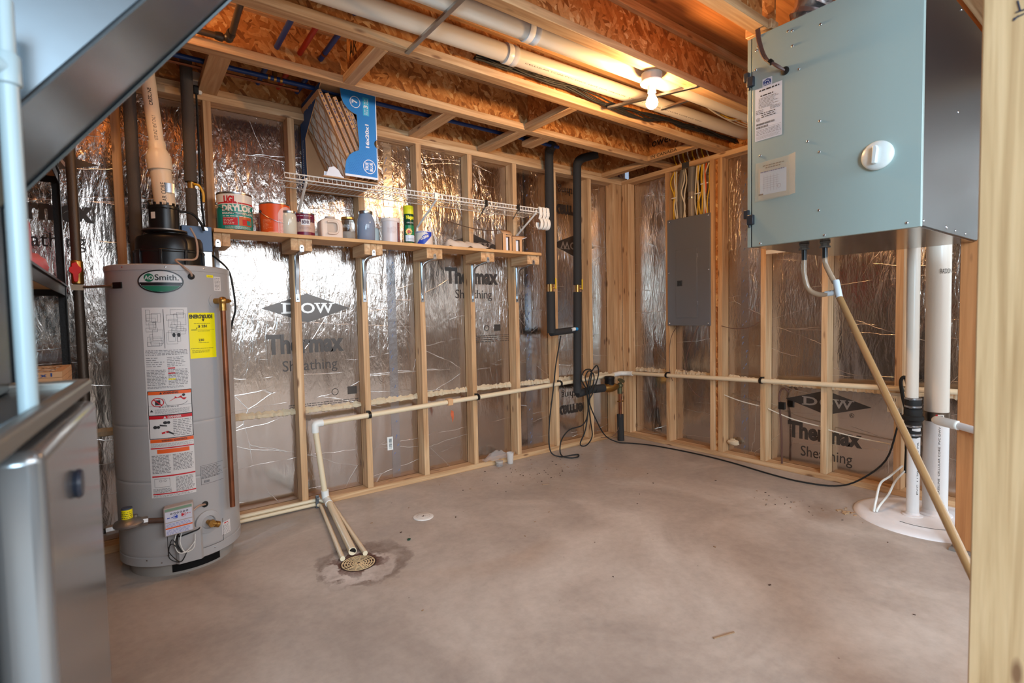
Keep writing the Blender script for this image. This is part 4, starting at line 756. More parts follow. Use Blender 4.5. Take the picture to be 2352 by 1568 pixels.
# cleats, knob fittings
m = B(); f = on_cyl(HX, HY, HR); m.prism([(A(-149), 1.277), (A(-138), 1.277), (A(-138), 1.303), (A(-149), 1.303)], f, 0, .006); m.build('bracket_plate', black_s, t)
for nm, dg, z in (('grommet', -74.9, 1.329), ('grommet', -72.5, .299)):
    a = math.radians(dg); d = Vector((math.cos(a), math.sin(a), 0)); B().lathe([(.013, 0), (.014, .004), (.009, .008), (0, .009)], Vector((HX, HY, z)) + d * (HR - .001), 18, axis=d).build(nm, rubber, t)
a = math.radians(-75); dd = Vector((math.cos(a), math.sin(a), 0)); p = Vector((HX, HY, 0)) + dd * (HR + .008)
B().tube([p + Vector((0, 0, 1.33)), p + Vector((-.005, -.012, 1.345)), p + Vector((-.03, -.006, 1.37)), p + Vector((-.055, .02, 1.40)), p + Vector((-.02, .04, 1.405)), p + Vector((.03, .08, 1.42)), p + Vector((.035, .10, 1.50)), p + Vector((.012, .085, 1.555))], .0045, 8, smooth=6).build('sensor_cable', mat('beige_cable', (170, 140, 120), 0.5), t)
# t&p valve, drain, ring
a = math.radians(-50); d = Vector((math.cos(a), math.sin(a), 0)); c = Vector((HX, HY, 1.222))
B().lathe([(.034, -.004), (.034, .001), (.030, .0015), (0, .0015)], c + d * HR, 28, axis=d).build('valve_collar', heater, t)
v = B(); v.cyl(c + d * (HR - .01), c + d * (HR + .045), .013); v.ball(c + d * (HR + .042), .020); v.cyl(c + d * (HR + .042), c + d * (HR + .042) + Vector((0, 0, -.045)), .015); e = Vector((-d.y, d.x, 0)); v.cyl(c + d * (HR + .042), c + d * (HR + .042) + e * .035, .014, .010); v.cyl(c + d * (HR + .042) + e * .035, c + d * (HR + .042) + e * .048, .006)
v.build('relief_valve', brass, t)
pp = c + d * (HR + .042); B().cyl(pp + Vector((0, 0, -.04)), pp + Vector((.002, 0, -.965)), .0115).build('relief_pipe', copper, t)
a = math.radians(-70.5); d = Vector((math.cos(a), math.sin(a), 0)); c = Vector((HX, HY, .215))
B().lathe([(.055, -.008), (.052, .006), (.030, .012), (.026, .004), (0, .004)], c + d * (HR - .001), 32, axis=d).build('drain_collar', heater, t)
v = B(); v.cyl(c + d * HR, c + d * (HR + .03), .010); v.cyl(c + d * (HR + .03), c + d * (HR + .045), .017, n=6); e = (Vector((-d.y, d.x, 0)) + Vector((0, 0, -.5))).normalized(); v.cyl(c + d * (HR + .036), c + d * (HR + .036) + e * .030, .010); v.cyl(c + d * (HR + .036) + e * .018, c + d * (HR + .036) + e * .034, .014); v.build('drain_valve', brass, t)
# gas control box
a = math.radians(-96); d = Vector((math.cos(a), math.sin(a), 0)); e = Vector((-d.y, d.x, 0)); zc = .272
f = lambda u, v_, h: Vector((HX, HY, zc)) + d * (HR + .052 + h) + e * u + Vector((0, 0, v_ + u * .08))
m = B(); m.prism([(-.055, -.062), (.055, -.062), (.055, .062), (-.055, .062)], f, -.050, 0); cb = m.build('control_box', mat('control_box_grey', (176, 162, 156), 0.4), t, bevel=.006, seg=3)
m = B(); m.m = 0; m.rect(f, -.049, .049, .000, .044, .0006); m.rect(f, -.049, .049, -.056, -.004, .0006); m.m = 1; m.rect(f, -.049, .049, .047, .058, .0006); m.m = 2
for k in range(6): m.disc(f, -.026 + k * .0115, .034, .0042, .0042, .0014, n=12, mi=2); m.disc(f, -.026 + k * .0115, .034, .0022, .0022, .0018, n=10, mi=0)
m.ring(f, -.012, .018, .0095, .0095, .0014, .001, mi=3); m.poly(f, [(-.019, .018), (-.005, .011), (-.005, .025)], .001, 3); m.ring(f, .018, .020, .0095, .0095, .0014, .001, mi=4); m.poly(f, [(.025, .020), (.011, .013), (.011, .027)], .001, 4)
m.rect(f, -.049, .049, -.030, -.024, .001, mi=5); m.m = 3; m.lines(f, -.046, .046, -.022, -.006, 3, .001, fill=.25); m.lines(f, -.046, .046, -.054, -.032, 4, .001, fill=.25); m.lines(f, -.042, -.02, .014, .022, 1, .001, fill=.4); m.m = 4; m.lines(f, .03, .046, .018, .026, 1, .001, fill=.4)
m.build('control_panel_print', [mat('panel_paper', (206, 202, 212), 0.4), mat('panel_green', (120, 146, 120), 0.5), kp, blue, red, orange], cb, smooth=False)
m = B(); base = f(0, -.062, -.025)
for k, (dx, col) in enumerate(((-.01, 0), (.01, 0), (.0, 1), (-.004, 1))):
    P = [base + Vector((dx, 0, .004)), base + Vector((dx - .012, -.01, -.04)), base + Vector((dx + .004, -.02, -.085)), base + Vector((.045 if col == 0 else -.03, -.018, -.08 + .02 * k)), base + Vector((.055 if col == 0 else -.045, -.012, -.045 - .025 * (k - 1)))]
    if col: P += [base + Vector((-.005, -.02, -.125)), base + Vector((.02, -.02, -.09))]
    m.tube(P, .002, 6, mi=col, smooth=7)
m.build('control_wires', [white, black_p], t)
B().tube([f(.055, .02, -.02), f(.075, .03, -.03), Vector((HX, HY, .299)) + Vector((math.cos(math.radians(-72.5)), math.sin(math.radians(-72.5)), 0)) * (HR + .004)], .0045, 8, smooth=4).build('thermostat_lead', mat('beige_cable', (170, 140, 120), 0.5), t)
# gas line into the control: nipple, regulator
g = thing('gas_regulator', 'cast metal gas regulator with yellow cap left of the heater control box', 'regulator', (-3.70, -0.50, .27))
rc = Vector((-3.690, -.50, .285))
B().lathe([(0, -.022), (.030, -.020), (.040, -.008), (.054, -.004), (.056, .004), (.050, .012), (.030, .022), (.020, .026), (0, .026)], rc, 36).build('regulator_body', castm, g)
B().cyl(rc + Vector((-.004, 0, .024)), rc + Vector((-.004, 0, .064)), .0195, .0195).build('vent_cap', yellow, g)
B().cyl(rc + Vector((-.004, 0, .0635)), rc + Vector((-.004, 0, .070)), .0198).build('cap_top', mat('cap_blue_grey', (66, 74, 92), 0.4), g)
m = B(); f = on_cyl(rc.x - .004, rc.y, .0195, rc.z, -90)
for k in range(4): m.lines(f, -.022, .022, .028 + k * .008, .033 + k * .008, 1, .0006, fill=.5)
m.build('cap_print', kp, g, smooth=False)
m = B(); m.cyl(rc + Vector((.04, 0, -.002)), rc + Vector((.066, 0.0, -.004)), .020, n=8); m.cyl(rc + Vector((-.075, 0, -.010)), rc + Vector((-.04, 0, -.008)), .020, n=8); m.cyl(rc + Vector((.022, .01, .012)), rc + Vector((.022, .01, .030)), .011, n=8); m.build('hex_fitting', castm, g)
B().cyl(rc + Vector((.06, 0, -.004)), Vector((-3.568, -.52, .275)), .0115).build('nipple', mat('dirty_pipe', (92, 70, 60), 0.5, 0.5, var=.4), g)
B().tube([rc + Vector((-.07, 0, -.010)), rc + Vector((-.13, .02, -.012)), rc + Vector((-.15, .12, -.012)), rc + Vector((-.15, .33, -.012))], .012, 12, smooth=4).build('supply_pipe', black_s, g)
# draft blower on top
b = thing('draft_blower', 'glossy black plastic draft blower on top of the water heater', 'blower', (HX, HY, 1.386))
B().lathe([(.135, 0), (.138, .004), (.138, .060), (.142, .064), (.142, .070), (.136, .074), (.134, .12), (.128, .134), (.09, .150), (.075, .154), (.075, .160), (0, .160)], (HX + .006, HY, 1.386), 64).build('housing', black_p, b)
for k in range(9): a = 2 * PI * k / 9 + .2; B().box(-.006, .006, -.006, .006, 0, .07, M=Matrix.Translation((HX + .006 + .140 * math.cos(a), HY + .140 * math.sin(a), 1.387)) @ Matrix.Rotation(a, 4, 'Z')).build('clamp_rib', black_p, b, bevel=.002)
B().lathe([(.078, .158), (.09, .162), (.09, .168), (.060, .172), (0, .172)], (HX - .012, HY - .02, 1.386), 40).build('motor_plate', mat('dull_steel', (120, 112, 106), 0.4, .8), b)
mo = B().lathe([(.058, .17), (.060, .20), (.060, .262), (.064, .266), (.064, .276), (.052, .282), (0, .284)], (HX - .012, HY - .02, 1.386), 40).build('motor', black_p, b)
for k in range(14): a = 2 * PI * k / 14; B().box(-.004, .004, -.004, .004, .262, .29, M=Matrix.Translation((HX - .012 + .058 * math.cos(a), HY - .02 + .058 * math.sin(a), 1.386)) @ Matrix.Rotation(a, 4, 'Z')).build('motor_fin', black_p, mo)
m = B(); f = on_cyl(HX - .012, HY - .02, .0605, 1.386, -100); m.rect(f, -.05, -.028, .215, .245, .0004); m.build('motor_sticker', [white], mo)
B().tube([(HX + .045, HY - .03, 1.65), (HX + .10, HY - .02, 1.645), (HX + .135, HY, 1.61), (HX + .15, HY + .02, 1.575)], .006, 10, smooth=5).build('motor_cable', rubber, b)
m = B(); m.lathe([(.05, 0), (.05, .04), (.046, .05), (.046, .07), (0, .07)], (-3.435, -.13, 1.53), 32); m.build('outlet_collar', black_p, b)
jb = thing('control_module', 'blue-grey metal control module mounted beside the draft blower', 'control module', (-3.35, -0.17, 1.47))
B().box(-3.425, -3.297, -.205, -.13, 1.478, 1.600).build('case', mat('slate_blue_metal', (70, 86, 108), 0.4, .3), jb, bevel=.002)
m = B(); m.lathe([(.008, 0), (.008, .012), (0, .012)], (-3.325, -.205, 1.588), 8, axis=(0, -1, 0)); m.box(-3.336, -3.314, -.208, -.205, 1.580, 1.592); m.build('cable_clamp', steel, jb)
tag(B().box(-3.36, -3.30, -.19, -.15, 1.386, 1.478).build('module_bracket', steel), 'thin steel bracket holding the control module above the heater', 'bracket')
# ------------------------------------------------------------------ pipes above the heater
def pipe(name, lab, cat, pts, r, m_, group=None, **k):
    return tag(B().tube(pts, r, k.get('n', 20), smooth=k.get('smooth', 0)).build(name, m_, loc=pts[0] if k.get('at') is None else k['at']), lab, cat, group)
pipe('insulated_pipe', 'dark grey foam insulated pipe rising left of the beige vent pipe', 'pipe', [(-3.602, -.10, 1.386), (-3.600, -.10, 2.40)], .0265, foam_g)
tp = thing('insulated_pipe', 'dark grey foam insulated pipe right of the beige vent, with yellow gas cock', 'pipe', (-3.368, -.10, 1.386))
B().cyl((-3.368, -.10, 1.386), (-3.367, -.10, 1.80), .0255).build('foam_sleeve', foam_g, tp); B().cyl((-3.366, -.10, 1.835), (-3.363, -.10, 2.44), .0275).build('foam_sleeve', foam_g, tp)
B().cyl((-3.3665, -.10, 1.79), (-3.366, -.10, 1.84), .017).build('valve_body', brass, tp); B().tube([(-3.355, -.12, 1.822), (-3.335, -.13, 1.815), (-3.318, -.13, 1.78), (-3.318, -.13, 1.735)], .006, 8, smooth=4).build('valve_lever', mat('lever_yellow', (214, 158, 22), 0.4), tp)
v = thing('vent_pipe', 'beige plastic vent pipe rising from the draft blower with wide reducer', 'vent pipe', (-3.46, -.13, 1.56))
lean = lambda z: Vector((-3.472 - (z - 1.58) * .075, -.13 - (z - 1.58) * .01, z))
B().cyl(lean(1.58), lean(1.885), .0450, n=32).build('lower_pipe', pvc_b if False else mat('vent_beige', (232, 210, 182), 0.35), v); B().cyl(lean(1.96), lean(2.59), .0315, n=32).build('upper_pipe', MATS['vent_beige'], v)
B().lathe([(.0475, 0), (.0525, .002), (.0525, .065), (.040, .095), (.0365, .10), (.0365, .135), (.03, .135)], lean(1.865), 36, axis=lean(2) - lean(1.8)).build('reducer', MATS['vent_beige'], v); B().cyl(lean(1.555), lean(1.585), .05, n=32).build('clamp', steel, v)
m = B(); m.text(lambda u, q, h: Vector((0, 0, 0)) + lean(q) + Vector((math.sin(u / .0315) * (.0315 + h), -math.cos(u / .0315) * (.0315 + h), 0)), 'WASTE AND VENT ONLY', -.008, .006, 1.985, 2.115, .0006, rot=90)
m.text(lambda u, q, h: lean(q) + Vector((math.sin(u / .0315) * (.0315 + h), -math.cos(u / .0315) * (.0315 + h), 0)), 'CRESLINE', -.011, .004, 2.16, 2.24, .0006, rot=90, bold=.02)
m.text(lambda u, q, h: lean(q) + Vector((math.sin(u / .045) * (.045 + h), -math.cos(u / .045) * (.045 + h), 0)), 'CELLULAR CORE', -.012, .006, 1.64, 1.80, .0006, rot=90); m.build('pipe_print', ink, v, smooth=False)
m = B(); m.rect(on_cyl(-3.47, -.133, .0456, 0, -80), -.02, .02, 1.755, 1.80, .0008); m.build('silver_sticker', steel, v)
sw = thing('light_switch', 'white outlet plate with plugged black cord high on the left wall', 'outlet', (-3.305, -.02, 2.32))
B().box(-3.345, -3.290, -.020, -.008, 2.315, 2.385).build('cover_plate', white, sw, bevel=.003); B().box(-3.33, -3.306, -.026, -.02, 2.33, 2.37).build('receptacle', white, sw, bevel=.002); B().box(-3.342, -3.285, -.008, .013, 2.325, 2.43).build('box', mat('grey_box', (170, 160, 148), .6), sw)
pc = thing('power_cord', 'black cord plugged in high up and hanging down behind the water heater', 'cord', (-3.318, -.03, 2.30))
B().box(-3.33, -3.306, -.05, -.0265, 2.305, 2.345).build('plug', rubber, pc, bevel=.004)
B().tube([(-3.318, -.045, 2.31), (-3.318, -.05, 2.1), (-3.32, -.05, 1.8), (-3.312, -.06, 1.62), (-3.308, -.075, 1.50), (-3.275, -.13, 1.455), (-3.235, -.185, 1.40), (-3.218, -.195, 1.34), (-3.205, -.19, 1.20), (-3.218, -.17, 1.13), (-3.225, -.12, 1.05)], .0048, 8, smooth=6).build('cable', rubber, pc)
# ------------------------------------------------------------------ ceiling pipes and cables
def line_print(m, a, b, r, s0, s1, ang, hgt, body, up=Vector((0, 0, 1)), flip=False):
    a = Vector(a); b = Vector(b); d = (b - a).normalized(); s = d.cross(up).normalized(); w = s.cross(d)
    def f(u, v, h):
        q = math.radians(ang) + v / r; return a + d * (u if not flip else -u) + (s * math.cos(q) + w * math.sin(q)) * (r + h)
    m.text(f, body, s0, s1, -hgt / 2, hgt / 2, .0006)
pr = 0.042
t = thing('drain_pipe', 'long white ceiling pipe nearest the left wall, running toward the corner', 'pipe', (-1.5, -1.105, 2.36), 'white ceiling pipes')
a, b_ = Vector((-5.0, -1.115, 2.352)), Vector((0.10, -1.115, 2.450)); B().cyl(a, b_, pr, n=36).build('pipe', pvc, t, loc=a)
c = a + (b_ - a).normalized() * 2.905; d = (b_ - a).normalized(); B().lathe([(pr + .001, -.032), (pr + .006, -.031), (pr + .006, -.003), (pr + .0045, 0), (pr + .006, .003), (pr + .006, .031), (pr + .001, .032)], c, 36, axis=d).build('coupling', pvc_w, t)
m = B(); line_print(m, a, b_, pr, 2.98, 4.5, -50, .006, 'CELLULAR CORE PVC DWV  NOT FOR PRESSURE  3 IN SCH 40  D 2665  CELLULAR CORE PVC DWV'); m.build('pipe_print', ink, t, smooth=False)
t = thing('drain_pipe', 'long white ceiling pipe passing behind the bare bulb', 'pipe', (-1.5, -1.385, 2.36), 'white ceiling pipes')
a, b_ = Vector((-5.0, -1.300, 2.372)), Vector((0.10, -1.425, 2.388)); B().cyl(a, b_, pr, n=36).build('pipe', pvc, t, loc=a)
c = a + (b_ - a).normalized() * 2.83; B().lathe([(pr + .001, -.032), (pr + .006, -.031), (pr + .006, -.003), (pr + .0045, 0), (pr + .006, .003), (pr + .006, .031), (pr + .001, .032)], c, 36, axis=b_ - a).build('coupling', pvc_w, t)
tag(B().cyl((-3.6, -1.475, 2.395), (0.09, -1.475, 2.405), .014, n=14).build('conduit', mat('dull_grey_pipe', (112, 100, 90), 0.5, .3)), 'thin grey pipe tucked between the ceiling pipes and the third joist', 'pipe')
for k, (p, q, lab) in enumerate((((-2.585, -.985, 2.328), (-2.588, -1.56, 2.328), 'steel hanger strut under the ceiling pipes nearer the camera'), ((-1.355, -1.08, 2.326), (-1.165, -1.545, 2.328), 'steel hanger strut beside the bare bulb'), ((-.93, -1.10, 2.395), (-.90, -1.36, 2.395), 'short steel strut between the ceiling pipes near the corner'), ((-1.89, -1.12, 2.52), (-1.87, -1.36, 2.42), 'short dark strut between the ceiling pipes, left of the bulb'))):
    p = Vector(p); q = Vector(q); d = (q - p).normalized(); s = Vector((0, 0, 1)).cross(d) * .010
    m = B()
    for z0, z1, w in ((-.003, 0, 1), (0, .009, .22)):
        for sg in ((1,) if w == 1 else (1, -1)):
            if w == 1: vs = [pt + s * e + Vector((0, 0, zz)) for pt in (p, q) for e in (-1, 1) for zz in (z0, z1)]
            else: vs = [pt + s * (sg * .9 + e * .1) + Vector((0, 0, zz)) for pt in (p, q) for e in (-1, 1) for zz in (z0, z1)]
            m.add(vs, [(0, 1, 3, 2), (4, 6, 7, 5), (0, 4, 5, 1), (2, 3, 7, 6), (0, 2, 6, 4), (1, 5, 7, 3)])
    tag(m.build('hanger_strut', steel, smooth=False), lab, 'strut', 'steel struts at the ceiling')
random.seed(4)
for k in range(7):
    P = []
    for i in range(15):
        x = -2.25 + i * .165; q = i / 14; z = 2.385 + .012 * math.sin(i * 1.7 + k) - (.030 if 4 < i < 9 else 0) * (.4 + k / 7) + (q * .02); y = -1.045 + .007 * math.cos(k * 2.1 + i * .6) + (k - 3) * .003 - .05 * max(0, q - .62)
        if i < 3: z += .0
        P.append((x, y, z))
    tag(B().tube(P, .0048, 6, smooth=4).build('black_cable', rubber), 'black cable of the bundle sagging beside the ceiling pipe, ' + ['lowest strand', 'second strand', 'third strand', 'middle strand', 'fifth strand', 'sixth strand', 'topmost strand'][k], 'cable', 'black cable bundle at the ceiling')
cabw = mat('white_cable', (214, 204, 186), 0.45); caby = mat('yellow_cable', (220, 176, 40), 0.45); cabo = mat('orange_cable', (226, 92, 30), 0.45)
for k in range(6):
    P = [(-.86 + k * .02, -1.30, 2.45), (-.62, -1.285 + .01 * k, 2.41 + .012 * k), (-.40, -1.27 + .012 * math.sin(k * 2), 2.40 + .012 * ((k * 2) % 5)), (-.18, -1.25 - .012 * k, 2.41 + .008 * k), (.06, -1.24 - .03 * k, 2.43)]
    tag(B().tube(P, .0045, 6, smooth=5).build('house_cable', caby if k == 3 else cabw), ('yellow' if k == 3 else 'white') + ' cable between the two ceiling pipes near the cabinet, ' + ['lowest', 'second', 'third', 'fourth', 'fifth', 'topmost'][k] + ' of the bundle', 'cable', 'cables over the ceiling pipes')
tag(B().tube([(-2.0, -1.26, 2.50), (-1.6, -1.28, 2.47), (-1.2, -1.29, 2.46), (-.7, -1.29, 2.44)], .003, 6, smooth=5).build('thin_cable', cabw), 'thin pale cable stapled along the joist between the ceiling pipes', 'cable')
# bare bulb
t = thing('bulb_holder', 'round white ceiling bulb holder with bare lit bulb under the third joist', 'lamp', (-1.48, -1.49, 2.29))
B().lathe([(.050, 0), (.052, .038), (0, .038)], (-1.48, -1.49, 2.295), 40).build('ceiling_box', mat('box_blue_grey', (150, 140, 128), .5), t)
B().lathe([(0, -.005), (.018, -.005), (.022, -.004), (.030, 0), (.054, .004), (.058, .010), (.057, .016), (.05, .018), (0, .018)], (-1.48, -1.49, 2.278), 40).build('porcelain_base', mat('porcelain', (240, 236, 228), .25), t)
B().lathe([(.0185, -.03), (.021, -.028), (.022, 0), (.022, .008)], (-1.48, -1.49, 2.268), 28).build('socket', mat('porcelain', (240, 236, 228), .25), t)
bulb_m = mat('lit_bulb_warm', (255, 199, 134), .3, emit=WARM_BULB)
B().lathe([(0, -.030), (.010, -.0285), (.020, -.0225), (.0275, -.012), (.030, 0), (.028, .012), (.021, .026), (.015, .040), (.013, .050)], BULB, 32).build('bulb', bulb_m, t, angle=180)
B().cyl((-1.48, -1.49, 2.235), (-1.48, -1.49, 2.245), .0135).build('bulb_neck', steel, t)
t = thing('bulb_holder', 'second ceiling bulb holder with cool bulb, overhead behind the camera', 'lamp', (BULB2.x, BULB2.y, 2.29))
B().lathe([(.050, 0), (.052, .038), (0, .038)], (BULB2.x, BULB2.y, 2.295), 32).build('ceiling_box', MATS['box_blue_grey'], t); B().lathe([(0, -.005), (.054, .004), (.058, .010), (.05, .018), (0, .018)], (BULB2.x, BULB2.y, 2.278), 32).build('porcelain_base', MATS['porcelain'], t)
B().cyl((BULB2.x, BULB2.y, 2.235), (BULB2.x, BULB2.y, 2.276), .022).build('socket', MATS['porcelain'], t)
B().lathe([(0, -.048), (.016, -.0456), (.032, -.036), (.044, -.019), (.048, 0), (.0448, .019), (.030, .036), (.016, .042)], BULB2 + Vector((0, 0, -.01)), 32).build('bulb', mat('lit_bulb_cool', (196, 226, 255), .3, emit=COOL_BULB), t, angle=180)
t = thing('bulb_holder', 'warm ceiling bulb up between joists, hidden behind the furnace duct', 'lamp', (-3.78, -0.75, 2.52))
B().lathe([(.050, 0), (.052, .038), (0, .038)], (-3.78, -.75, 2.56), 32).build('ceiling_box', MATS['box_blue_grey'], t); B().lathe([(0, -.005), (.054, .004), (.058, .010), (.05, .018), (0, .018)], (-3.78, -.75, 2.543), 32).build('porcelain_base', MATS['porcelain'], t)
B().cyl((-3.78, -.75, 2.505), (-3.78, -.75, 2.541), .022).build('socket', MATS['porcelain'], t); B().ball((-3.78, -.75, 2.475), .032, n=24).build('bulb', mat('lit_bulb_side', (255, 199, 134), .3, emit=SIDE_BULB), t, angle=180)
# gas line and PEX
pipe('gas_pipe', 'black iron gas pipe with elbow lying on the first joist', 'pipe', [(-4.9, -.546, 2.386), (-3.26, -.546, 2.386), (-3.238, -.556, 2.386), (-3.232, -.585, 2.388), (-3.244, -.935, 2.385)], .0135, mat('iron_pipe', (86, 74, 64), .45, .6, bump=.3, bscale=300))
tag(B().lathe([(.0185, 0), (.0195, .012), (.016, .03)], (-3.236, -.585, 2.388), 20, axis=(0, -1, 0)).lathe([(.0185, 0), (.0195, .012), (.016, .03)], (-3.262, -.546, 2.386), 20, axis=(-1, 0, 0)).ball((-3.240, -.556, 2.386), .0205).build('pipe_elbow', mat('iron_elbow', (70, 64, 60), .4, .6)), 'black iron elbow of the gas pipe below the first joist', 'pipe fitting')
for k, (x, c_, lab) in enumerate(((-3.02, pex_b, 'blue water pipe crossing between joists, left of the red one'), (-2.915, pex_r, 'red water pipe crossing between the first and second joists'), (-2.815, pex_b, 'blue water pipe crossing between joists, right of the red one'))):
    t = thing('water_pipe', lab, 'pipe', (x, -.75, 2.43), 'plastic water pipes overhead')
    B().cyl((x, -.03, 2.438), (x - .015, -1.45, 2.425), .0125).build('pipe', c_, t)
    if k != 1: B().cyl((x - .0065, -.56 if k == 2 else -.93, 2.432), (x - .0066, -.575 if k == 2 else -.945, 2.4318), .0145).build('crimp_ring', copper, t)
t = thing('water_pipe', 'long blue water pipe running along the left wall above the shelf', 'pipe', (-2.3, -.22, 2.41), 'plastic water pipes overhead')
B().tube([(-4.8, -.22, 2.398), (-1.36, -.22, 2.405), (-.965, -.22, 2.405)], .0125, 14).build('pipe', pex_b, t, loc=(-2.3, -.22, 2.41)); m = B()
for x in (-3.005, -2.975, -2.945): m.cyl((x - .006, -.22, 2.401), (x + .006, -.22, 2.401), .0155)
m.cyl((-2.975, -.22, 2.401), (-2.975, -.22, 2.44), .012); m.build('brass_tee', brass, t)
tag(B().tube([(-4.8, -.20, 2.372), (-2.85, -.20, 2.376)], .0075, 10).build('copper_pipe', copper), 'thin copper pipe just under the long blue pipe at upper left', 'pipe')
# insulated black water lines
def ball_valve(p, t, lab=None):
    B().cyl(p + Vector((0, 0, -.030)), p + Vector((0, 0, .030)), .019).build('valve_body', brass, t)
    h = B().box(p.x + .026, p.x + .034, p.y - .032, p.y - .020, p.z - .01, p.z + .075).build('valve_handle', yellow if False else mat('handle_yellow', (232, 186, 22), .4), t, bevel=.003); B().cyl(p, p + Vector((.034, -.022, 0)), .006).build('valve_stem', brass, t)
t = thing('insulated_pipe', 'black foam covered water pipe, the left of the two, turning right at mid height', 'pipe', (-.95, -.088, .99), 'black foam covered pipes on the left wall')
B().cyl((-.948, -.088, 1.375), (-.945, -.088, 2.405), .034, n=28).build('foam_sleeve', foam_b, t)
m = B(); m.tube([(-.950, -.088, 1.315), (-.950, -.088, .985)], .034, 28); m.build('foam_sleeve', foam_b, t)
m = B(); m.tube([(-.955, -.088, .988), (-.712, -.088, 1.003)], .027, 24); m.build('foam_sleeve', foam_b, t); ball_valve(Vector((-.949, -.088, 1.345)), t)
B().tube([(-.945, -.088, 2.385), (-.96, -.115, 2.415), (-.99, -.19, 2.42), (-1.05, -.22, 2.41)], [.036, .035, .03, .026], 18, smooth=4).build('foam_elbow', foam_b, t)
B().tube([(-1.18, -.22, 2.405), (-1.30, -.22, 2.402)], .024, 16).build('foam_collar', foam_b, t)
t = thing('insulated_pipe', 'longer black foam covered water pipe bending toward the water meter', 'pipe', (-.665, -.088, .47), 'black foam covered pipes on the left wall')
B().cyl((-.655, -.088, 1.375), (-.640, -.088, 2.36), .034, n=28).build('foam_sleeve', foam_b, t); B().cyl((-.672, -.088, .478), (-.656, -.088, 1.315), .034, n=28).build('foam_sleeve', foam_b, t); ball_valve(Vector((-.656, -.088, 1.345)), t)
B().tube([(-.640, -.088, 2.35), (-.632, -.10, 2.385), (-.60, -.13, 2.41), (-.52, -.21, 2.43)], [.035, .037, .034, .03], 18, smooth=4).build('foam_elbow', foam_b, t)
B().tube([(-.675, -.088, .468), (-.55, -.100, .486), (-.47, -.10, .50)], .032, 22).build('foam_sleeve', foam_b, t); B().cyl((-.485, -.10, .492), (-.375, -.105, .490), .035, n=24).build('foam_sleeve', foam_b, t)
m = B(); m.cyl((-.720, -.115, 1.012), (-.690, -.115, 1.012), .013); m.build('sensor_cap', mat('cap_light_blue', (40, 140, 196), .4), t); B().cyl((-.748, -.115, 1.008), (-.718, -.115, 1.012), .014).build('sensor_sleeve', white, t)
t = thing('water_meter', 'brass water meter with black register head in the far corner', 'water meter', (-.30, -.10, .45))
B().tube([(-.38, -.105, .488), (-.33, -.105, .488), (-.27, -.105, .488), (-.20, -.105, .488)], [.022, .04, .042, .022], 20, smooth=3).build('meter_body', brass, t)
B().lathe([(.040, 0), (.043, .01), (.043, .045), (.046, .050), (.046, .066), (.038, .072), (0, .074)], (-.300, -.105, .515), 32).build('register_head', black_p, t); B().cyl((-.30, -.105, .505), (-.30, -.105, .522), .038).build('register_neck', mat('dull_steel', (120, 112, 106), 0.4, .8), t)
t = thing('main_valve', 'old bronze shut-off valve on the copper riser in the far corner', 'valve', (-.165, -.10, .43))
m = B(); m.cyl((-.22, -.105, .488), (-.165, -.105, .488), .020); m.ball((-.165, -.105, .49), .028); m.cyl((-.165, -.105, .49), (-.165, -.105, .42), .022); m.cyl((-.165, -.105, .50), (-.165, -.130, .545), .010); m.build('valve_body', mat('tarnished_bronze', (100, 96, 70), .5, .6, bump=.4, bscale=90), t)
B().lathe([(.010, 0), (.032, .002), (.032, .010), (.010, .012), (.008, .02), (0, .02)], (-.165, -.118, .532), 20, axis=(0, -.5, .87)).build('hand_wheel', MATS['tarnished_bronze'], t)
t = thing('copper_riser', 'copper riser pipe with black foam at its foot in the corner', 'pipe', (-.165, -.105, 0))
B().cyl((-.165, -.105, .22), (-.165, -.105, .43), .0145).build('copper_pipe', copper, t); B().cyl((-.175, -.120, .001), (-.165, -.105, .235), .030, n=24).build('foam_sleeve', foam_b, t); B().box(-.19, -.13, -.125, -.09, .345, .355).build('ground_clamp', brass, t, bevel=.002)
# condensate line
t = thing('condensate_pipe', 'long cream plastic pipe clipped along both walls at knee height', 'pipe', (-1.4, -.03, .5))
z_ = lambda x: .506 + (x + 2.787) / 2.787 * .080
zr = lambda y: .588 + (-y) * .030
B().cyl((-2.78, -.032, z_(-2.78)), (-.10, -.032, z_(-.1)), .0165).build('pipe', cream, t); B().cyl((-.032, -.085, zr(-.085)), (-.032, -2.60, zr(-2.6)), .0165).build('pipe', cream, t)
B().cyl((-2.787, -.034, .49), (-2.745, -.045, .062), .0165).build('pipe', cream, t); B().tube([(-2.740, -.05, .052), (-2.74, -.10, .035), (-2.85, -.80, .026)], .019, 18).build('pipe', cream, t)
m = B(); m.tube([(-2.74, -.032, .508), (-2.775, -.032, .507), (-2.786, -.033, .496), (-2.786, -.034, .455)], .0215, 18, smooth=4); m.build('elbow', white, t); m = B(); m.tube([(-2.747, -.044, .10), (-2.744, -.046, .058), (-2.742, -.06, .045), (-2.744, -.11, .036)], .022, 18, smooth=4); m.build('elbow', white, t)
m = B(); m.tube([(-.17, -.032, z_(-.17)), (-.11, -.032, .586), (-.085, -.036, .588)], .021, 16); m.build('elbow', white, t); m = B(); m.tube([(-.085, -.036, .588), (-.045, -.07, .588), (-.034, -.09, .589), (-.032, -.14, .590)], .021, 16); m.build('elbow', white, t)
B().cyl((-2.8492, -.797, .0265), (-2.8500, -.8005, .026), .0155).build('pipe_mouth', black_p, t)
cl = ['near the white elbow at the left', 'in the middle of the left wall', 'beside the left black foam pipe', 'below the electrical panel', 'under the ventilation cabinet', 'beside the radon pipe']
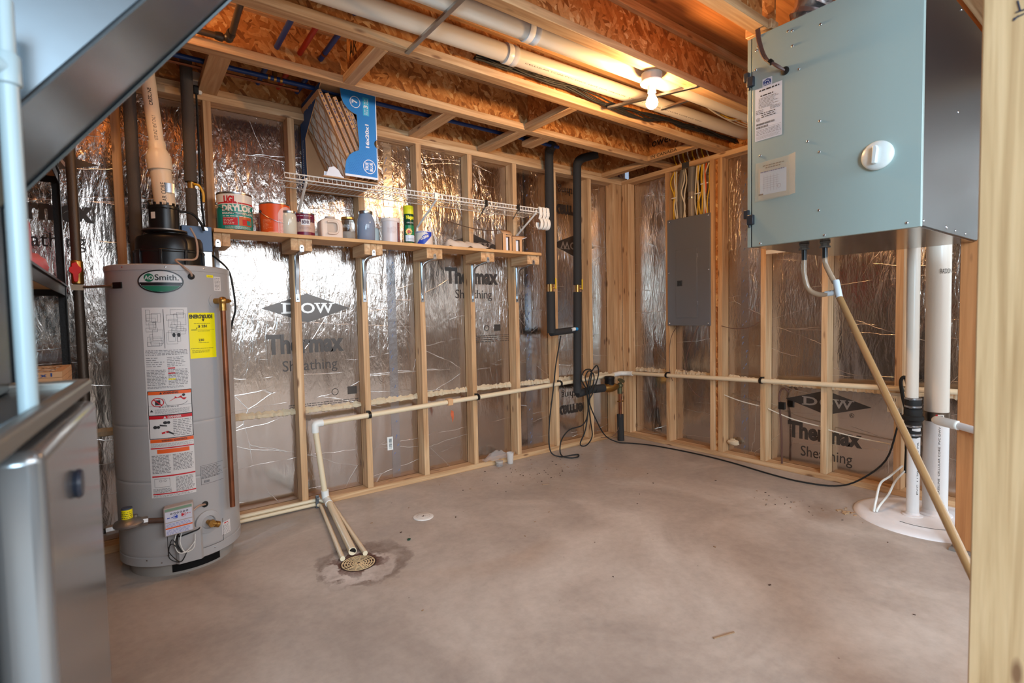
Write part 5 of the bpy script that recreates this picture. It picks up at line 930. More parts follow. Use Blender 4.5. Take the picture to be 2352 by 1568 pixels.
for k, (x, y) in enumerate(((-2.449, -.032), (-1.626, -.032), (-.812, -.032), (-.032, -.505), (-.032, -1.309), (-.032, -2.52))):
    m = B(); p = Vector((x, y, z_(x) if k < 3 else zr(y))); 
    if k < 3: m.cyl(p + Vector((-.009, 0, 0)), p + Vector((.009, 0, 0)), .0215); m.box(x - .009, x + .009, -.03, -.001, p.z + .01, p.z + .026)
    else: m.cyl(p + Vector((0, -.009, 0)), p + Vector((0, .009, 0)), .0215); m.box(-.03, -.001, y - .009, y + .009, p.z + .01, p.z + .026)
    tag(m.build('pipe_clip', black_p), 'black plastic clip holding the cream pipe ' + cl[k], 'clip', 'black clips on the cream pipe')
for k, (P, lab) in enumerate((([(-3.35, -.018, .018), (-2.80, -.018, .018), (-2.775, -.05, .014), (-2.905, -.82, .014)], 'thin cream pipe on the floor left of the wide one, ending at the drain'), ([(-3.35, -.013, .041), (-2.78, -.013, .041), (-2.712, -.06, .0125), (-2.80, -.83, .0125)], 'thin cream pipe on the floor right of the wide one, ending at the drain'))):
    tag(B().tube(P, .0115, 14).build('drain_tube', cream, loc=P[0]), lab, 'pipe', 'thin cream pipes to the floor drain')
tag(B().box(-2.800, -2.782, -.040, -.030, .0, .075).box(-2.800, -2.782, -.075, -.030, .062, .066).build('pipe_strap', mat('dark_steel', (104, 108, 112), .4, .8)), 'grey steel strap holding the thin pipes at the bottom plate', 'strap')
tag(B().prism([(.0, 0), (.02, -.01), (.022, -.05), (.012, -.09), (.006, -.06), (-.004, -.03)], lambda u, v, h: Vector((-1.868 + u, -.055 - h, .478 + v)), 0, .003).build('candy_wrapper', mat('wrapper', (206, 96, 60), .3, var=.8), smooth=False), 'small colourful wrapper hanging from the cream pipe', 'wrapper')
tag(B().box(-1.885, -1.845, -.055, -.010, .510, .556).build('paper_tag', mat('tan_tape', (206, 158, 112), .6), bevel=.003), 'tan tape wrapped on the cream pipe above the wrapper', 'tape')
m = B(); m.box(-2.283, -2.243, .0885, .0905, .235, .325); m.m = 1; random.seed(2)
for k in range(16): m.rect(fl, -2.272, -2.252, .245 + k * .0045, .245 + k * .0045 + random.choice((.0012, .0026)), .0052)
tag(m.build('barcode_sticker', [white, kp], smooth=False), 'small white barcode sticker on the foil, low between two studs', 'sticker')
# extension cord
P = [(-.86, -.10, .96), (-.905, -.09, .75), (-.94, -.085, .52), (-1.0, -.10, .25), (-1.02, -.13, .06), (-.96, -.17, .008), (-.85, -.20, .006), (-.80, -.22, .006), (-.86, -.27, .006), (-.93, -.24, .008), (-.955, -.18, .03), (-.90, -.13, .12), (-.80, -.12, .19), (-.68, -.12, .22), (-.62, -.12, .32), (-.64, -.125, .50), (-.70, -.13, .60), (-.66, -.13, .67), (-.58, -.13, .66), (-.60, -.13, .55), (-.62, -.13, .38), (-.66, -.13, .18), (-.70, -.14, .06), (-.64, -.15, .04), (-.56, -.14, .10), (-.60, -.13, .24), (-.63, -.13, .45), (-.60, -.13, .62), (-.52, -.13, .70), (-.50, -.13, .62), (-.58, -.14, .48), (-.62, -.14, .40), (-.55, -.15, .24), (-.42, -.16, .09), (-.30, -.19, .02), (-.20, -.26, .006), (-.12, -.45, .006), (-.085, -.80, .006), (-.10, -1.10, .006), (-.165, -1.45, .006), (-.175, -1.65, .006), (-.12, -1.83, .012), (-.09, -1.95, .07), (-.075, -2.05, .22), (-.06, -2.10, .42), (-.05, -2.115, .51)]
P = [(x, y - .035 if (y < -.08 and .1 < z < .9 and x > -.8) else y, z) for x, y, z in P]
t = thing('extension_cord', 'long black extension cord looped in the corner, running along the floor to the wall outlet', 'cord', (-.6, -.2, 0)); B().tube(P, .0052, 8, smooth=5).build('cable', rubber, t)
B().box(-.045, -.014, -2.135, -2.105, .505, .540).build('plug', mat('plug_cream', (206, 186, 160), .4), t, bevel=.005)
for k, (P, lab) in enumerate((([(-.60, -.15, .50), (-.64, -.15, .60), (-.60, -.15, .66), (-.54, -.15, .62), (-.55, -.15, .54), (-.60, -.15, .48)], 'small coil of black cord hanging on the foam pipe in the corner'), )):
    tag(B().tube(P, .005, 8, smooth=6).build('cord_coil', rubber), lab, 'cord')
B_ = mat('ground_wire', (96, 62, 48), .5)
for P, lab in (([(-.035, -.62, 1.02), (-.03, -.56, .95), (-.03, -.53, .82), (-.035, -.535, .66), (-.03, -.56, .56)], 'thin brown wire hanging below the panel, close to its left stud'), ([(-.02, -.80, 1.02), (-.025, -.74, .90), (-.02, -.68, .72), (-.02, -.70, .56), (-.02, -.79, .46), (-.01, -.88, .45)], 'thin brown wire looping below the middle of the panel'), ([(-.01, -.99, 1.02), (-.02, -1.1, 1.0), (-.02, -1.22, 1.01), (-.01, -1.285, 1.05)], 'thin brown wire between the studs right of the panel'), ([(-.165, -.14, .44), (-.19, -.13, .30), (-.19, -.12, .15), (-.25, -.10, .05), (-.36, -.05, .045)], 'thin brown ground wire at the copper riser in the corner')):
    tag(B().tube(P, .0025, 6, smooth=6).build('bare_wire', B_), lab, 'wire', 'thin brown ground wires')
tag(B().tube([(.03, -.93, .50), (.03, -1.1, .455), (.03, -1.28, .43)], .004, 6, smooth=5).build('white_wire', cabw), 'white cable between the studs, right of the panel at knee height', 'cable')
tag(B().tube([(.03, -1.33, .42), (.03, -1.5, .37), (.03, -1.69, .345), (.03, -1.74, .33), (.03, -1.9, .31), (.03, -2.08, .30)], .004, 6, smooth=5).build('white_wire', cabw), 'white cable crossing above the right wall print', 'cable')
t = thing('cable_stub', 'bundle of dark cable rising from the floor between studs left of the printed diamond', 'cable', (.03, -1.40, .038)); B().tube([(.03, -1.43, .04), (.03, -1.425, .30), (.028, -1.41, .52), (.03, -1.44, .58), (.03, -1.475, .555)], .007, 8, smooth=6).build('cable', B_, t); B().box(.015, .04, -1.45, -1.41, .43, .48).build('clamp', black_s, t)
# ------------------------------------------------------------------ electrical panel
panel_m = mat('panel_grey', (112, 114, 120), .38, .3)
t = thing('breaker_box', 'tall grey electrical panel set between two studs of the right wall', 'electrical panel', (-.006, -.699, 1.022))
B().box(.002, .085, -.885, -.514, 1.03, 1.885).build('tub', mat('panel_tub', (84, 86, 90), .5, .4), t)
B().box(-.012, 0, -.896, -.502, 1.022, 1.897).build('cover', panel_m, t, bevel=.002)
d_ = B().box(-.017, -.012, -.785, -.588, 1.085, 1.640).build('door', panel_m, t, bevel=.002)
m = B(); m.box(-.021, -.016, -.648, -.602, 1.345, 1.39); m.m = 1; m.box(-.0225, -.0205, -.637, -.613, 1.352, 1.382); m.m = 0; m.box(-.0235, -.022, -.629, -.621, 1.352, 1.374); m.build('latch', [mat('latch_dark', (50, 50, 52), .4), black_p], d_, bevel=.001)
m = B()
for z in (1.565, 1.185): B().box(-.018, -.012, -.79, -.784, z, z + .03).build('hinge', steel, d_)
each('screw', [(-.0125, y, z) for y, z in ((-.52, 1.88), (-.878, 1.88), (-.52, 1.04), (-.878, 1.04), (-.515, 1.46), (-.882, 1.46))], .007, (.5, 1, 1), chrome, t)
cg = mat('conduit_grey', (142, 132, 124), .4); cg2 = mat('conduit_dark_grey', (112, 108, 106), .4)
t = thing('electrical_conduit', 'darker grey bent conduit entering the panel top on the left', 'conduit', (.045, -.595, 1.89), 'grey conduits above the panel')
B().cyl((.045, -.600, 1.886), (.045, -.597, 2.06), .024).build('conduit', cg2, t); B().tube([(.045, -.597, 2.04), (.045, -.598, 2.14), (.045, -.610, 2.22), (.050, -.622, 2.29)], .0275, 20, smooth=5).build('bent_sleeve', cg2, t)
t = thing('electrical_conduit', 'lighter grey straight conduit entering the panel top in the middle', 'conduit', (.045, -.700, 1.89), 'grey conduits above the panel')
B().cyl((.045, -.700, 1.886), (.045, -.700, 2.13), .029).build('conduit', cg, t); B().cyl((.045, -.700, 2.10), (.045, -.700, 2.18), .034).build('coupling', cg2, t); B().cyl((.045, -.700, 2.16), (.045, -.705, 2.294), .032).build('conduit', cg2, t)
B().cyl((.045, -.700, 2.045), (.045, -.700, 2.058), .0315).build('strap', steel, t)
tag(B().box(-.004, .0, -.705, -.640, 2.29, 2.335).build('metal_plate', mat('dark_steel', (104, 108, 112), .4, .8)), 'small grey metal nail plate on the top plate above the conduits', 'plate')
random.seed(8)
CC = [(-.535, caby), (-.545, caby), (-.556, cabw), (-.568, cabw), (-.640, cabw), (-.652, cabw), (-.748, cabw), (-.760, caby), (-.775, cabw), (-.790, caby), (-.805, caby), (-.820, cabw), (-.838, cabo), (-.850, cabw), (-.862, caby)]
pos = ['leftmost', 'second', 'third', 'fourth', 'fifth', 'sixth', 'seventh', 'eighth', 'ninth', 'tenth', 'eleventh', 'twelfth', 'thirteenth', 'fourteenth', 'rightmost']
for k, (y, c_) in enumerate(CC):
    w = lambda a: random.uniform(-a, a)
    P = [(.03, y + w(.012), 1.892), (.02 + w(.015), y + w(.014), 2.0), (.02 + w(.015), y + w(.012), 2.1), (.02 + w(.015), y + w(.014), 2.2), (.035, y + w(.01), 2.292)]
    nm = 'yellow' if c_ is caby else 'orange' if c_ is cabo else 'white'
    tag(B().tube(P, .0055, 7, smooth=5).build('panel_cable', c_), nm + ' cable above the electrical panel, ' + pos[k] + ' of the row', 'cable', 'cables above the electrical panel')
for k in range(8):
    y = -.56 - k * .042; c_ = (caby, cabw)[k % 2]
    tag(B().tube([(.05, y, 2.336), (.04, y + .02, 2.40), (-.02, y - .01, 2.47), (-.10, y - .03 + .01 * k, 2.50), (-.22 - .02 * k, y - .02, 2.55)], .005, 6, smooth=4).build('loft_cable', c_), ('yellow', 'white')[k % 2] + ' cable rising above the top plate over the panel, ' + pos[k] + ' from the left', 'cable', 'cables rising above the right wall')
for k, (y0, y1, z, lab) in enumerate(((-.53, -.575, 2.07, 'left'), (-.745, -.80, 2.065, 'middle'), (-.80, -.865, 2.13, 'right'))):
    tag(B().box(.008, .014, y1, y0, z, z + .010).build('cable_staple', white, bevel=.002), 'white cable stacker between panel cables, ' + lab + ' one', 'clip')
# wall outlet right
t = thing('wall_outlet', 'cream wall outlet low beside the white floor pipes', 'outlet', (-.005, -2.105, .50))
B().box(-.008, -.001, -2.146, -2.068, .502, .622).build('cover_plate', mat('outlet_cream', (222, 208, 184), .35), t, bevel=.002); rc_ = B().box(-.011, -.007, -2.122, -2.092, .518, .606).build('receptacle', MATS['outlet_cream'], t, bevel=.001)
m = B(); 
for z in (.585, .575): m.box(-.0118, -.0105, -2.113, -2.110, z - .004, z + .004); m.box(-.0118, -.0105, -2.103, -2.100, z - .004, z + .004)
m.build('slot', black_p, rc_)
tag(B().box(0.001, .008, -1.46, -1.32, 1.53, 1.556).build('white_strip', white), 'sliver of a white box just below the cabinet bottom left', 'box')
# ------------------------------------------------------------------ sump lid and floor pipes
sx, sy = -.30, -2.33
t = thing('sump_lid', 'round white sump lid on the floor in the right corner under the pipes', 'lid', (sx, sy, 0))
m = B(); prof = [(.315, 0), (.312, .006), (.285, .012), (.25, .017), (.215, .0165), (.21, .020), (.18, .020), (0, .020)]; m.lathe(prof, (sx, sy, .0), 72); 
for v in m.v: v.x = min(v.x, -.003)
m.build('lid_plate', mat('lid_white', (234, 228, 226), .5, var=.05), t, angle=60)
m = B(); m.add([Vector((sx + r_ * math.cos(q), sy + r_ * math.sin(q), .0205)) for r_ in (.196, .203) for q in [math.radians(165 + 4 * i) for i in range(26)]], [(i, i + 1, 27 + i, 26 + i) for i in range(25)]); m.build('caulk_gap', black_p, t, smooth=False)
t = thing('floor_pipe', 'narrower white floor pipe with black rubber coupling', 'pipe', (-.33, -2.285, .02), 'white pipes rising from the sump lid')
px, py = -.345, -2.292
B().cyl((px, py, .018), (px, py, .50), .0285, n=32).build('lower_pipe', pvc_w, t); B().cyl((px + .005, py + .012, .60), (px + .012, py + .018, 2.33), .0285, n=32).build('upper_pipe', pvc, t)
B().lathe([(.046, .0), (.046, .006), (.032, .010), (.030, .02)], (px, py, .018), 32).build('pipe_flange', mat('lid_white', (220, 212, 208), .55), t)
m = B(); m.lathe([(.034, 0), (.036, .01), (.036, .035), (.031, .04), (.031, .05), (.037, .055), (.037, .085), (.041, .09), (.048, .095), (.048, .112), (.040, .118), (.040, .15), (.032, .155), (.032, .162), (.036, .167), (.036, .20), (.033, .21)], (px + .002, py + .006, .44), 32); m.build('rubber_coupling', rubber, t)
for z in (.452, .497, .60, .642): B().lathe([(.0375, 0), (.0385, .001), (.0385, .009), (.0375, .010)], (px + .002, py + .006, z), 32).box(px - .05, px - .03, py - .004, py + .01, z, z + .008).build('hose_clamp', steel, t)
m = B(); m.text(lambda u, q, h: Vector((px + math.cos(math.radians(-125) + u / .0285) * (.0285 + h), py + math.sin(math.radians(-125) + u / .0285) * (.0285 + h), q)), 'PVC 1120 SCH 40 PR', -.004, .004, .14, .42, .0006, rot=90); m.build('pipe_print', ink, t, smooth=False)
m = B(); f = lambda u, q, h: Vector((px + .008 + math.cos(math.radians(-150) + u / .0285) * (.0285 + h), py + .013 + math.sin(math.radians(-150) + u / .0285) * (.0285 + h), q)); f.curved = True; m.rect(f, -.008, .012, .80, .835, .0006); m.build('yellow_sticker', mat('sticker_amber', (240, 176, 20), .5), t)
t = thing('radon_pipe', 'wide white radon vent pipe rising from the sump lid', 'pipe', (-.24, -2.36, .02), 'white pipes rising from the sump lid')
qx, qy = -.235, -2.360
B().cyl((qx, qy, .018), (qx, qy, .53), .0545, n=44).build('lower_pipe', pvc_w, t); B().cyl((qx, qy, .53), (qx + .004, qy + .006, 2.33), .0530, n=44).build('upper_pipe', pvc, t); B().lathe([(.075, 0), (.075, .006), (.06, .012), (.056, .03)], (qx, qy, .018), 40).build('pipe_flange', MATS['lid_white'], t)
B().lathe([(.0555, 0), (.0575, .002), (.0575, .048), (.0555, .05)], (qx, qy, .525), 44).build('steel_band', mat('band_steel', (128, 116, 104), .3, .9), t)
m = B(); f = on_cyl(qx, qy, .0576, 0, -150); m.rect(f, -.02, .015, .535, .565, .0006); m.m = 1
for k in range(7): m.rect(f, -.010 + k * .003, -.0085 + k * .003, .540, .560, .001)
m.m = 2; m.rect(f, -.02, -.012, .535, .565, .0009); m.build('band_sticker', [white, kp, red], t)
m = B(); f = lambda u, q, h: Vector((qx + math.cos(math.radians(-150) + u / .053) * (.054 + h), qy + math.sin(math.radians(-150) + u / .053) * (.054 + h), q))
m.text(f, 'RADON', -.012, .042, 1.30, 1.325, .001); f = lambda u, q, h: Vector((qx + math.cos(math.radians(-152) + u / .0545) * (.0545 + h), qy + math.sin(math.radians(-152) + u / .0545) * (.0545 + h), q)); m.text(f, 'CRESLINE  CELLULAR CORE  PVC DWV', -.004, .004, .14, .50, .001, rot=90); m.build('pipe_print', ink, t, smooth=False)
tag(B().tube([(-.44, -2.145, .020), (-.425, -2.15, .08), (-.33, -2.14, .15), (-.22, -2.15, .17), (-.05, -2.16, .20)], .006, 8, smooth=6).build('white_tube', white), 'white cable rising in an arc from the sump lid to the wall, upper one', 'cable', 'white cables from the sump lid')
tag(B().tube([(-.435, -2.155, .020), (-.41, -2.165, .055), (-.30, -2.17, .09), (-.20, -2.17, .14), (-.05, -2.17, .17)], .006, 8, smooth=6).build('white_tube', white), 'white cable rising in an arc from the sump lid to the wall, lower one', 'cable', 'white cables from the sump lid')
t = thing('pump_cord', 'black cords bundled behind the coupling on the narrower pipe', 'cord', (-.1, -2.17, .1)); B().tube([(-.04, -2.175, .16), (-.035, -2.18, .4), (-.035, -2.18, .62), (-.05, -2.17, .72), (-.06, -2.15, .70), (-.05, -2.16, .60), (-.04, -2.175, .5), (-.04, -2.178, .3)], .010, 8, smooth=6).build('cable', rubber, t)
pe = thing('white_elbow_pipe', 'white plastic pipe with rounded end at right, by the orange board', 'pipe', (-.6, -2.5, .60))
B().tube([(-.56, -2.43, .583), (-.575, -2.445, .585), (-.61, -2.49, .585), (-.64, -2.54, .584)], [.014, .021, .022, .022], 18, smooth=4).build('elbow', white, pe, angle=90); B().cyl((-.63, -2.525, .584), (-.95, -2.95, .56), .0165).build('pipe', pvc_w, pe)
# orange board and near post
tag(B().box(-.640, -.602, -2.70, -2.531, .012, 1.42).build('orange_board', brown_m, bevel=.002), 'smooth orange-brown board standing upright behind the near post', 'board'); tag(B().box(-.66, -.59, -2.71, -2.515, 0, .012).build('board_foot', mat('foot_grey', (120, 112, 104), .7)), 'small grey block under the orange board', 'block')
pxx = Vector((-2.345, -2.92)); 
d1 = Vector((-0.6, 0.25)).normalized()
t = thing('near_post', 'pale rough pine post close to the camera along the right edge', 'post', (-2.28, -2.98, 0))
ang = math.radians(-90)
m = B(); ex = Vector((math.cos(ang), math.sin(ang), 0)); ey = Vector((-ex.y, ex.x, 0)); o = Vector((pxx.x, pxx.y, 0))
vs = [o + ex * a + ey * b + Vector((0, 0, z)) for a in (0, .30) for b in (0, .038) for z in (.0, 2.33)]
m.add(vs, [(0, 1, 3, 2), (4, 6, 7, 5), (0, 4, 5, 1), (2, 3, 7, 6), (0, 2, 6, 4), (1, 5, 7, 3)]); m.build('post', pale_z, t, bevel=.003)
m = B(); f = plane(o - ey * .0006, ex, (0, 0, 1))
mk = [((.048, 1.675), (.052, 1.655)), ((.060, 1.677), (.062, 1.655)), ((.046, 1.655), (.075, 1.655)), ((.043, 1.645), (.078, 1.652)), ((.043, 1.642), (.050, 1.648)), ((.065, 1.650), (.12, 1.664))]
for a, b in mk: m.tube([f(a[0], a[1], 0), f(b[0], b[1], 0)], .0013, 6)
m.build('pencil_mark_print', mat('marker_navy', (32, 40, 60), .5), t)
# ------------------------------------------------------------------ ventilation cabinet
VX, VY0, VY1, VZ0, VZ1, VB = -1.42, -2.588, -1.958, 1.41, 2.315, -.62
ccol = mat('cabinet_paint', (160, 178, 174), .42, .15); cside = mat('cabinet_side_steel', (72, 72, 73), .34, .8); cbot = mat('cabinet_bottom_steel', (150, 136, 122), .16, .95)
t = thing('ventilation_cabinet', 'large grey-green air exchanger cabinet hanging from the joists', 'air exchanger', (-1.0, -2.27, VZ0))
m = B(); m.box(VX + .022, VB, VY0 + .002, VY1 - .002, VZ0 + .004, VZ1); cb_ = m.build('cabinet_body', [cside], t, bevel=.002)
B().box(VX + .03, VB - .01, VY0 + .01, VY1 - .01, VZ0 + .001, VZ0 + .0045).build('bottom_panel', cbot, t)
B().box(VX, VX + .020, VY0, VY1 - .022, VZ0, VZ1).build('front_door', ccol, t, bevel=.0015); B().box(VX + .003, VX + .022, VY1 - .016, VY1, VZ0, VZ1).build('hinge_rail', ccol, t, bevel=.001); B().box(VX + .005, VX + .02, VY1 - .022, VY1 - .016, VZ0, VZ1).build('door_gasket', mat('gasket', (44, 52, 62), .6), t)
for z in (2.118, 1.520):
    m = B(); m.box(VX - .010, VX + .014, VY1 - .010, VY1 + .012, z + .018, z + .055); m.box(VX - .016, VX + .004, VY1 - .034, VY1 - .006, z - .012, z + .030); m.cyl((VX - .004, VY1 - .012, z - .024), (VX - .004, VY1 - .012, z - .01), .005); m.build('hinge', mat('hinge_dark', (40, 46, 56), .4), t, bevel=.002)
fv = on_right(VX)
each('screw', [(VX - .001, y, z) for y, z in ((-2.132, 2.277), (-2.149, 2.271), (-2.257, 2.248), (-2.150, 2.210), (-2.176, 2.107), (-2.257, 1.874), (-2.212, 1.807), (-2.256, 1.753), (-2.017, 1.80), (-2.256, 1.523), (-2.548, 1.427), (-2.277, 1.421), (-2.018, 1.421), (-2.015, 2.305), (-2.006, 2.267), (-1.998, 2.255), (-1.996, 2.173))], .0052, (.5, 1, 1), chrome, t)
each('screw', [(x, VY0 + .001, z) for x, z in ((-.981, 1.898), (-.962, 2.30), (-1.103, 1.432), (-1.113, 1.434), (-.983, 1.430), (-.834, 1.430), (-1.385, 1.432))], .0055, (1, .5, 1), chrome, t)
k_ = B(); k_.lathe([(0, .024), (.020, .024), (.046, .020), (.052, .012), (.052, .004), (.049, 0)], (VX, -2.458, 1.686), 48, axis=(-1, 0, 0)); kn = k_.build('round_knob', mat('knob_white', (212, 218, 216), .3), t, angle=50)
B().prism([(-.010, -.032), (.004, -.032), (.010, .018), (.006, .032), (-.006, .032)], lambda u, v, h: Vector((VX - .020 - h, -2.458 - u, 1.686 + v)), 0, .022).build('knob_grip', MATS['knob_white'], kn, bevel=.003)
m = B(); m.rect(fv, 2.446, 2.449 + .012, 1.668, 1.71, .0246); m.build('knob_slot', mat('slot_dark', (60, 58, 50), .6), kn, smooth=False)
# labels on the door
def skew(u, v, h): return fv(u, v + 0 * u, h)
m = B(); m.rect(fv, 1.994, 2.110, 1.865, 2.088, .0008); m.m = 1; random.seed(31)
m.lines(fv, 2.012, 2.098, 2.070, 2.080, 1, .0014, fill=.6, rag=.02); m.lines(fv, 2.018, 2.080, 2.048, 2.056, 1, .0014, fill=.6); m.m = 2
m.lines(fv, 2.01, 2.10, 2.0, 2.046, 8, .0014, fill=.35, rag=.3); m.lines(fv, 1.998, 2.03, 1.977, 1.997, 3, .0014, fill=.4); m.lines(fv, 2.06, 2.104, 1.985, 2.0, 3, .0014, fill=.4); m.m = 1; m.lines(fv, 2.022, 2.085, 1.958, 1.982, 3, .0014, fill=.4, rag=.2)
m.ring(fv, 2.008, 1.955, .008, .008, .0012, .0014); m.text(fv, 'UL', 2.003, 2.013, 1.951, 1.959, .0014)
for a, b, v in ((2.0, 2.078, 1.930), (2.0, 2.05, 1.917)):
    u = a
    while u < b: w = random.choice((.0008, .0015, .0022)); m.rect(fv, u, u + w, v, v + .008, .0014); u += w + random.choice((.0008, .0016))
m.m = 2; m.lines(fv, 2.0, 2.104, 1.888, 1.912, 4, .0014, fill=.3, rag=.1); m.lines(fv, 2.0, 2.104, 1.870, 1.884, 4, .0014, fill=.25, rag=.1)
for q in ((1.998, 2.106, 1.9155, 1.9160), (1.998, 2.106, 1.886, 1.8864), (2.1056, 2.106, 1.868, 1.9160)): m.rect(fv, *q, .0014)
m.build('rating_label', [mat('label_cool_white', (212, 216, 224), .45), kp, grey_print], t, smooth=False)
m = B(); m.rect(fv, 2.026, 2.068, 2.086, 2.121, .0010); m.m = 1; m.text(fv, 'HVI', 2.031, 2.063, 2.097, 2.109, .0016, bold=.06); m.text(fv, 'CERTIFIED', 2.031, 2.063, 2.090, 2.095, .0016, bold=.02)
m.poly(fv, [(2.030, 2.110), (2.046, 2.118), (2.062, 2.112), (2.062, 2.1085), (2.046, 2.1135), (2.030, 2.1065)], .0016); m.build('badge', [mat('label_cool_white', (212, 216, 224), .45), mat('hvi_navy', (24, 60, 130), .4)], t, smooth=False)
pg = thing('document_pouch', 'clear plastic pouch with wiring diagram stuck on the cabinet door', 'pouch', (VX - .005, -2.085, 1.60))
m = B(); m.rect(fv, 2.010, 2.135, 1.610, 1.745, .002); m.rect(fv, 2.018, 2.130, 1.628, 1.725, .003, 1); m.m = 2
m.lines(fv, 2.030, 2.125, 1.748, 1.753, 1, .0036, fill=.8); m.lines(fv, 2.042, 2.11, 1.738, 1.743, 1, .0036, fill=.8); m.m = 3; m.lines(fv, 2.02, 2.13, 1.722, 1.727, 1, .0036, fill=.8)
m.m = 4
for k in range(6): m.rect(fv, 2.03, 2.10, 1.655 + k * .009, 1.6556 + k * .009, .0036)
for k in range(5): m.rect(fv, 2.035 + k * .014, 2.0356 + k * .014, 1.64, 1.71, .0036)
m.ring(fv, 2.10, 1.655, .008, .008, .0008, .0036); m.m = 2; m.rect(fv, 2.012, 2.032, 1.628, 1.634, .0036); m.build('wiring_sheet', [mat('pouch_paper', (176, 180, 170), .5), mat('blue_sheet', (190, 208, 226), .5), kp, mat('hvi_navy', (24, 60, 130), .4), grey_print], pg, smooth=False)
m = B(); random.seed(6); NX, NY = 14, 12; vs = []
for i in range(NX + 1):
    for j in range(NY + 1):
        u = 1.998 + .178 * i / NX; v = 1.602 + .166 * j / NY + (u - 1.998) * .02; h = .006 + .0025 * math.sin(i * 2.1 + j) * random.random() + (.020 * max(0, (i - 11) / 3))
        vs.append(fv(u, v, h))
m.add(vs, [(i * (NY + 1) + j, (i + 1) * (NY + 1) + j, (i + 1) * (NY + 1) + j + 1, i * (NY + 1) + j + 1) for i in range(NX) for j in range(NY)]); m.build('plastic_sleeve', mat('clear_film', (226, 206, 180), .12, alpha=.32), pg, angle=180)
# cable into the door
t = thing('door_cable', 'brown cable bundle looping into the top of the cabinet door', 'cable', (VX - .03, -2.12, 2.12))
B().lathe([(.016, 0), (.017, .004), (.010, .007), (0, .007)], (VX, -2.122, 2.121), 24, axis=(-1, 0, 0)).build('grommet', rubber, t)
for k in range(3): B().tube([(VX - .02, -2.02 + .006 * k, 2.33), (VX - .032 - .003 * k, -2.035 + .004 * k, 2.26), (VX - .036, -2.06 + .005 * k, 2.19), (VX - .028, -2.095, 2.145 + .003 * k), (VX - .002, -2.122, 2.121)], .005, 8, smooth=6).build('wire', mat('brown_wire', (92, 66, 58), .4), t)
B().cyl((VX - .034, -2.072, 2.172), (VX - .032, -2.082, 2.160), .011, n=10).build('cable_tie', black_p, t)
# condensate hoses
hose = mat('amber_hose', (170, 132, 88), .25, trans=.25); hclear = mat('clear_hose', (176, 150, 124), .15, trans=.3)
t = thing('drain_hose', 'amber drain hose from under the cabinet slanting down to the floor', 'hose', (-1.3, -2.2, 1.2))
for y in (-2.149, -2.232):
    m = B(); m.lathe([(.022, 0), (.022, .006), (.017, .007), (.017, .018), (.021, .019), (.021, .025), (0, .025)], (-1.30, y, VZ0 - .025), 8); m.m = 1; m.cyl((-1.30, y, VZ0 - .07), (-1.30, y, VZ0 - .02), .0105, mi=1); m.build('hose_fitting', [mat('nut_grey', (92, 84, 76), .4, .5), black_p], t, angle=30)
Tj = Vector((-1.275, -2.27, 1.196)); Fl = Vector((-1.988, -3.046, 0.012)); dT = (Fl - Tj).normalized()
B().tube([(-1.30, -2.149, 1.345), (-1.30, -2.150, 1.28), (-1.29, -2.165, 1.215), (-1.28, -2.205, 1.190), tuple(Tj - Vector((0, -.02, .0)))], .0105, 12, smooth=6).build('loop_hose', hclear, t)
B().tube([(-1.30, -2.232, 1.345), (-1.297, -2.236, 1.31), tuple(Tj - dT * .03 + Vector((0, 0, .02)))], .0105, 12, smooth=6).build('short_hose', hclear, t)
m = B(); m.cyl(Tj + Vector((-.002, .004, .05)), Tj + dT * .03, .0125); m.cyl(Tj, Tj + Vector((0, .045, -.004)), .0115); m.build('tee_fitting', mat('frosted_blue', (190, 200, 206), .3), t)
B().tube([tuple(Tj + dT * .015), tuple(Tj + dT * .4), tuple(Tj + dT * .8), tuple(Fl)], .0125, 14).build('long_hose', hose, t)
# foil flex duct on the cabinet
m = B(); P = []; random.seed(9)
a0 = Vector((-1.33, -2.135, 2.300)); 
for i in range(26): q = min(1, i / 12) * PI / 2; P.append(Vector((-1.29 + .003 * math.sin(i), -2.145 - .12 * (1 - math.cos(q)) - max(0, i - 12) * .013, 2.318 + .15 * math.sin(q))))
m.tube(P, [.066 + .006 * (i % 2) + random.uniform(-.003, .003) for i in range(26)], 26); tag(m.build('flexible_duct', mat('duct_foil', (206, 202, 200), .3, .9, bump=1.0, bscale=40)), 'crinkled silver flexible duct on top of the cabinet', 'duct')
# ------------------------------------------------------------------ furnace and duct at left
fx = Matrix.Translation((-3.745, -2.20, 0)) @ Matrix.Rotation(math.radians(-3.6), 4, 'Z')   # local: +x front, y along the face
furn = mat('furnace_paint', (100, 110, 116), .35, .5); fdoor = mat('furnace_door', (140, 140, 140), .18, .7)
t = thing('furnace', 'grey sheet metal furnace at the left edge close to the camera', 'furnace', (-3.95, -2.2, 0))
B().box(-.60, -.032, -.345, .295, 0, 1.0, M=fx).build('cabinet', furn, t, bevel=.004)
m = B(); m.box(-.60, .002, .285, .300, .996, 1.02, M=fx); m.box(-.016, .006, -.347, .30, .996, 1.02, M=fx); m.box(-.60, .002, -.350, -.335, .996, 1.02, M=fx); m.build('top_flange', mat('furnace_rim', (126, 124, 118), .4, .7), t, bevel=.006)
B().box(-.60, -.01, -.335, .285, 1.0, 1.004, M=fx).build('top_panel', galv, t)
d_ = B().box(-.031, .019, -.235, .215, .03, .988, M=fx).build('door_panel', fdoor, t, bevel=.014, seg=5)
m = B(); c0 = fx @ Vector((.018, -.06, .905)); m.lathe([(.012, 0), (.018, .001), (.020, .006), (.018, .010), (0, .011)], c0, 28, axis=(1, -.06, 0)); m.build('knob', mat('knob_dark', (36, 44, 58), .35), d_)
m = B(); m.box(.042, .050, .165, .21, .35, .86, M=fx); m.build('door_label', paper, d_) if False else None
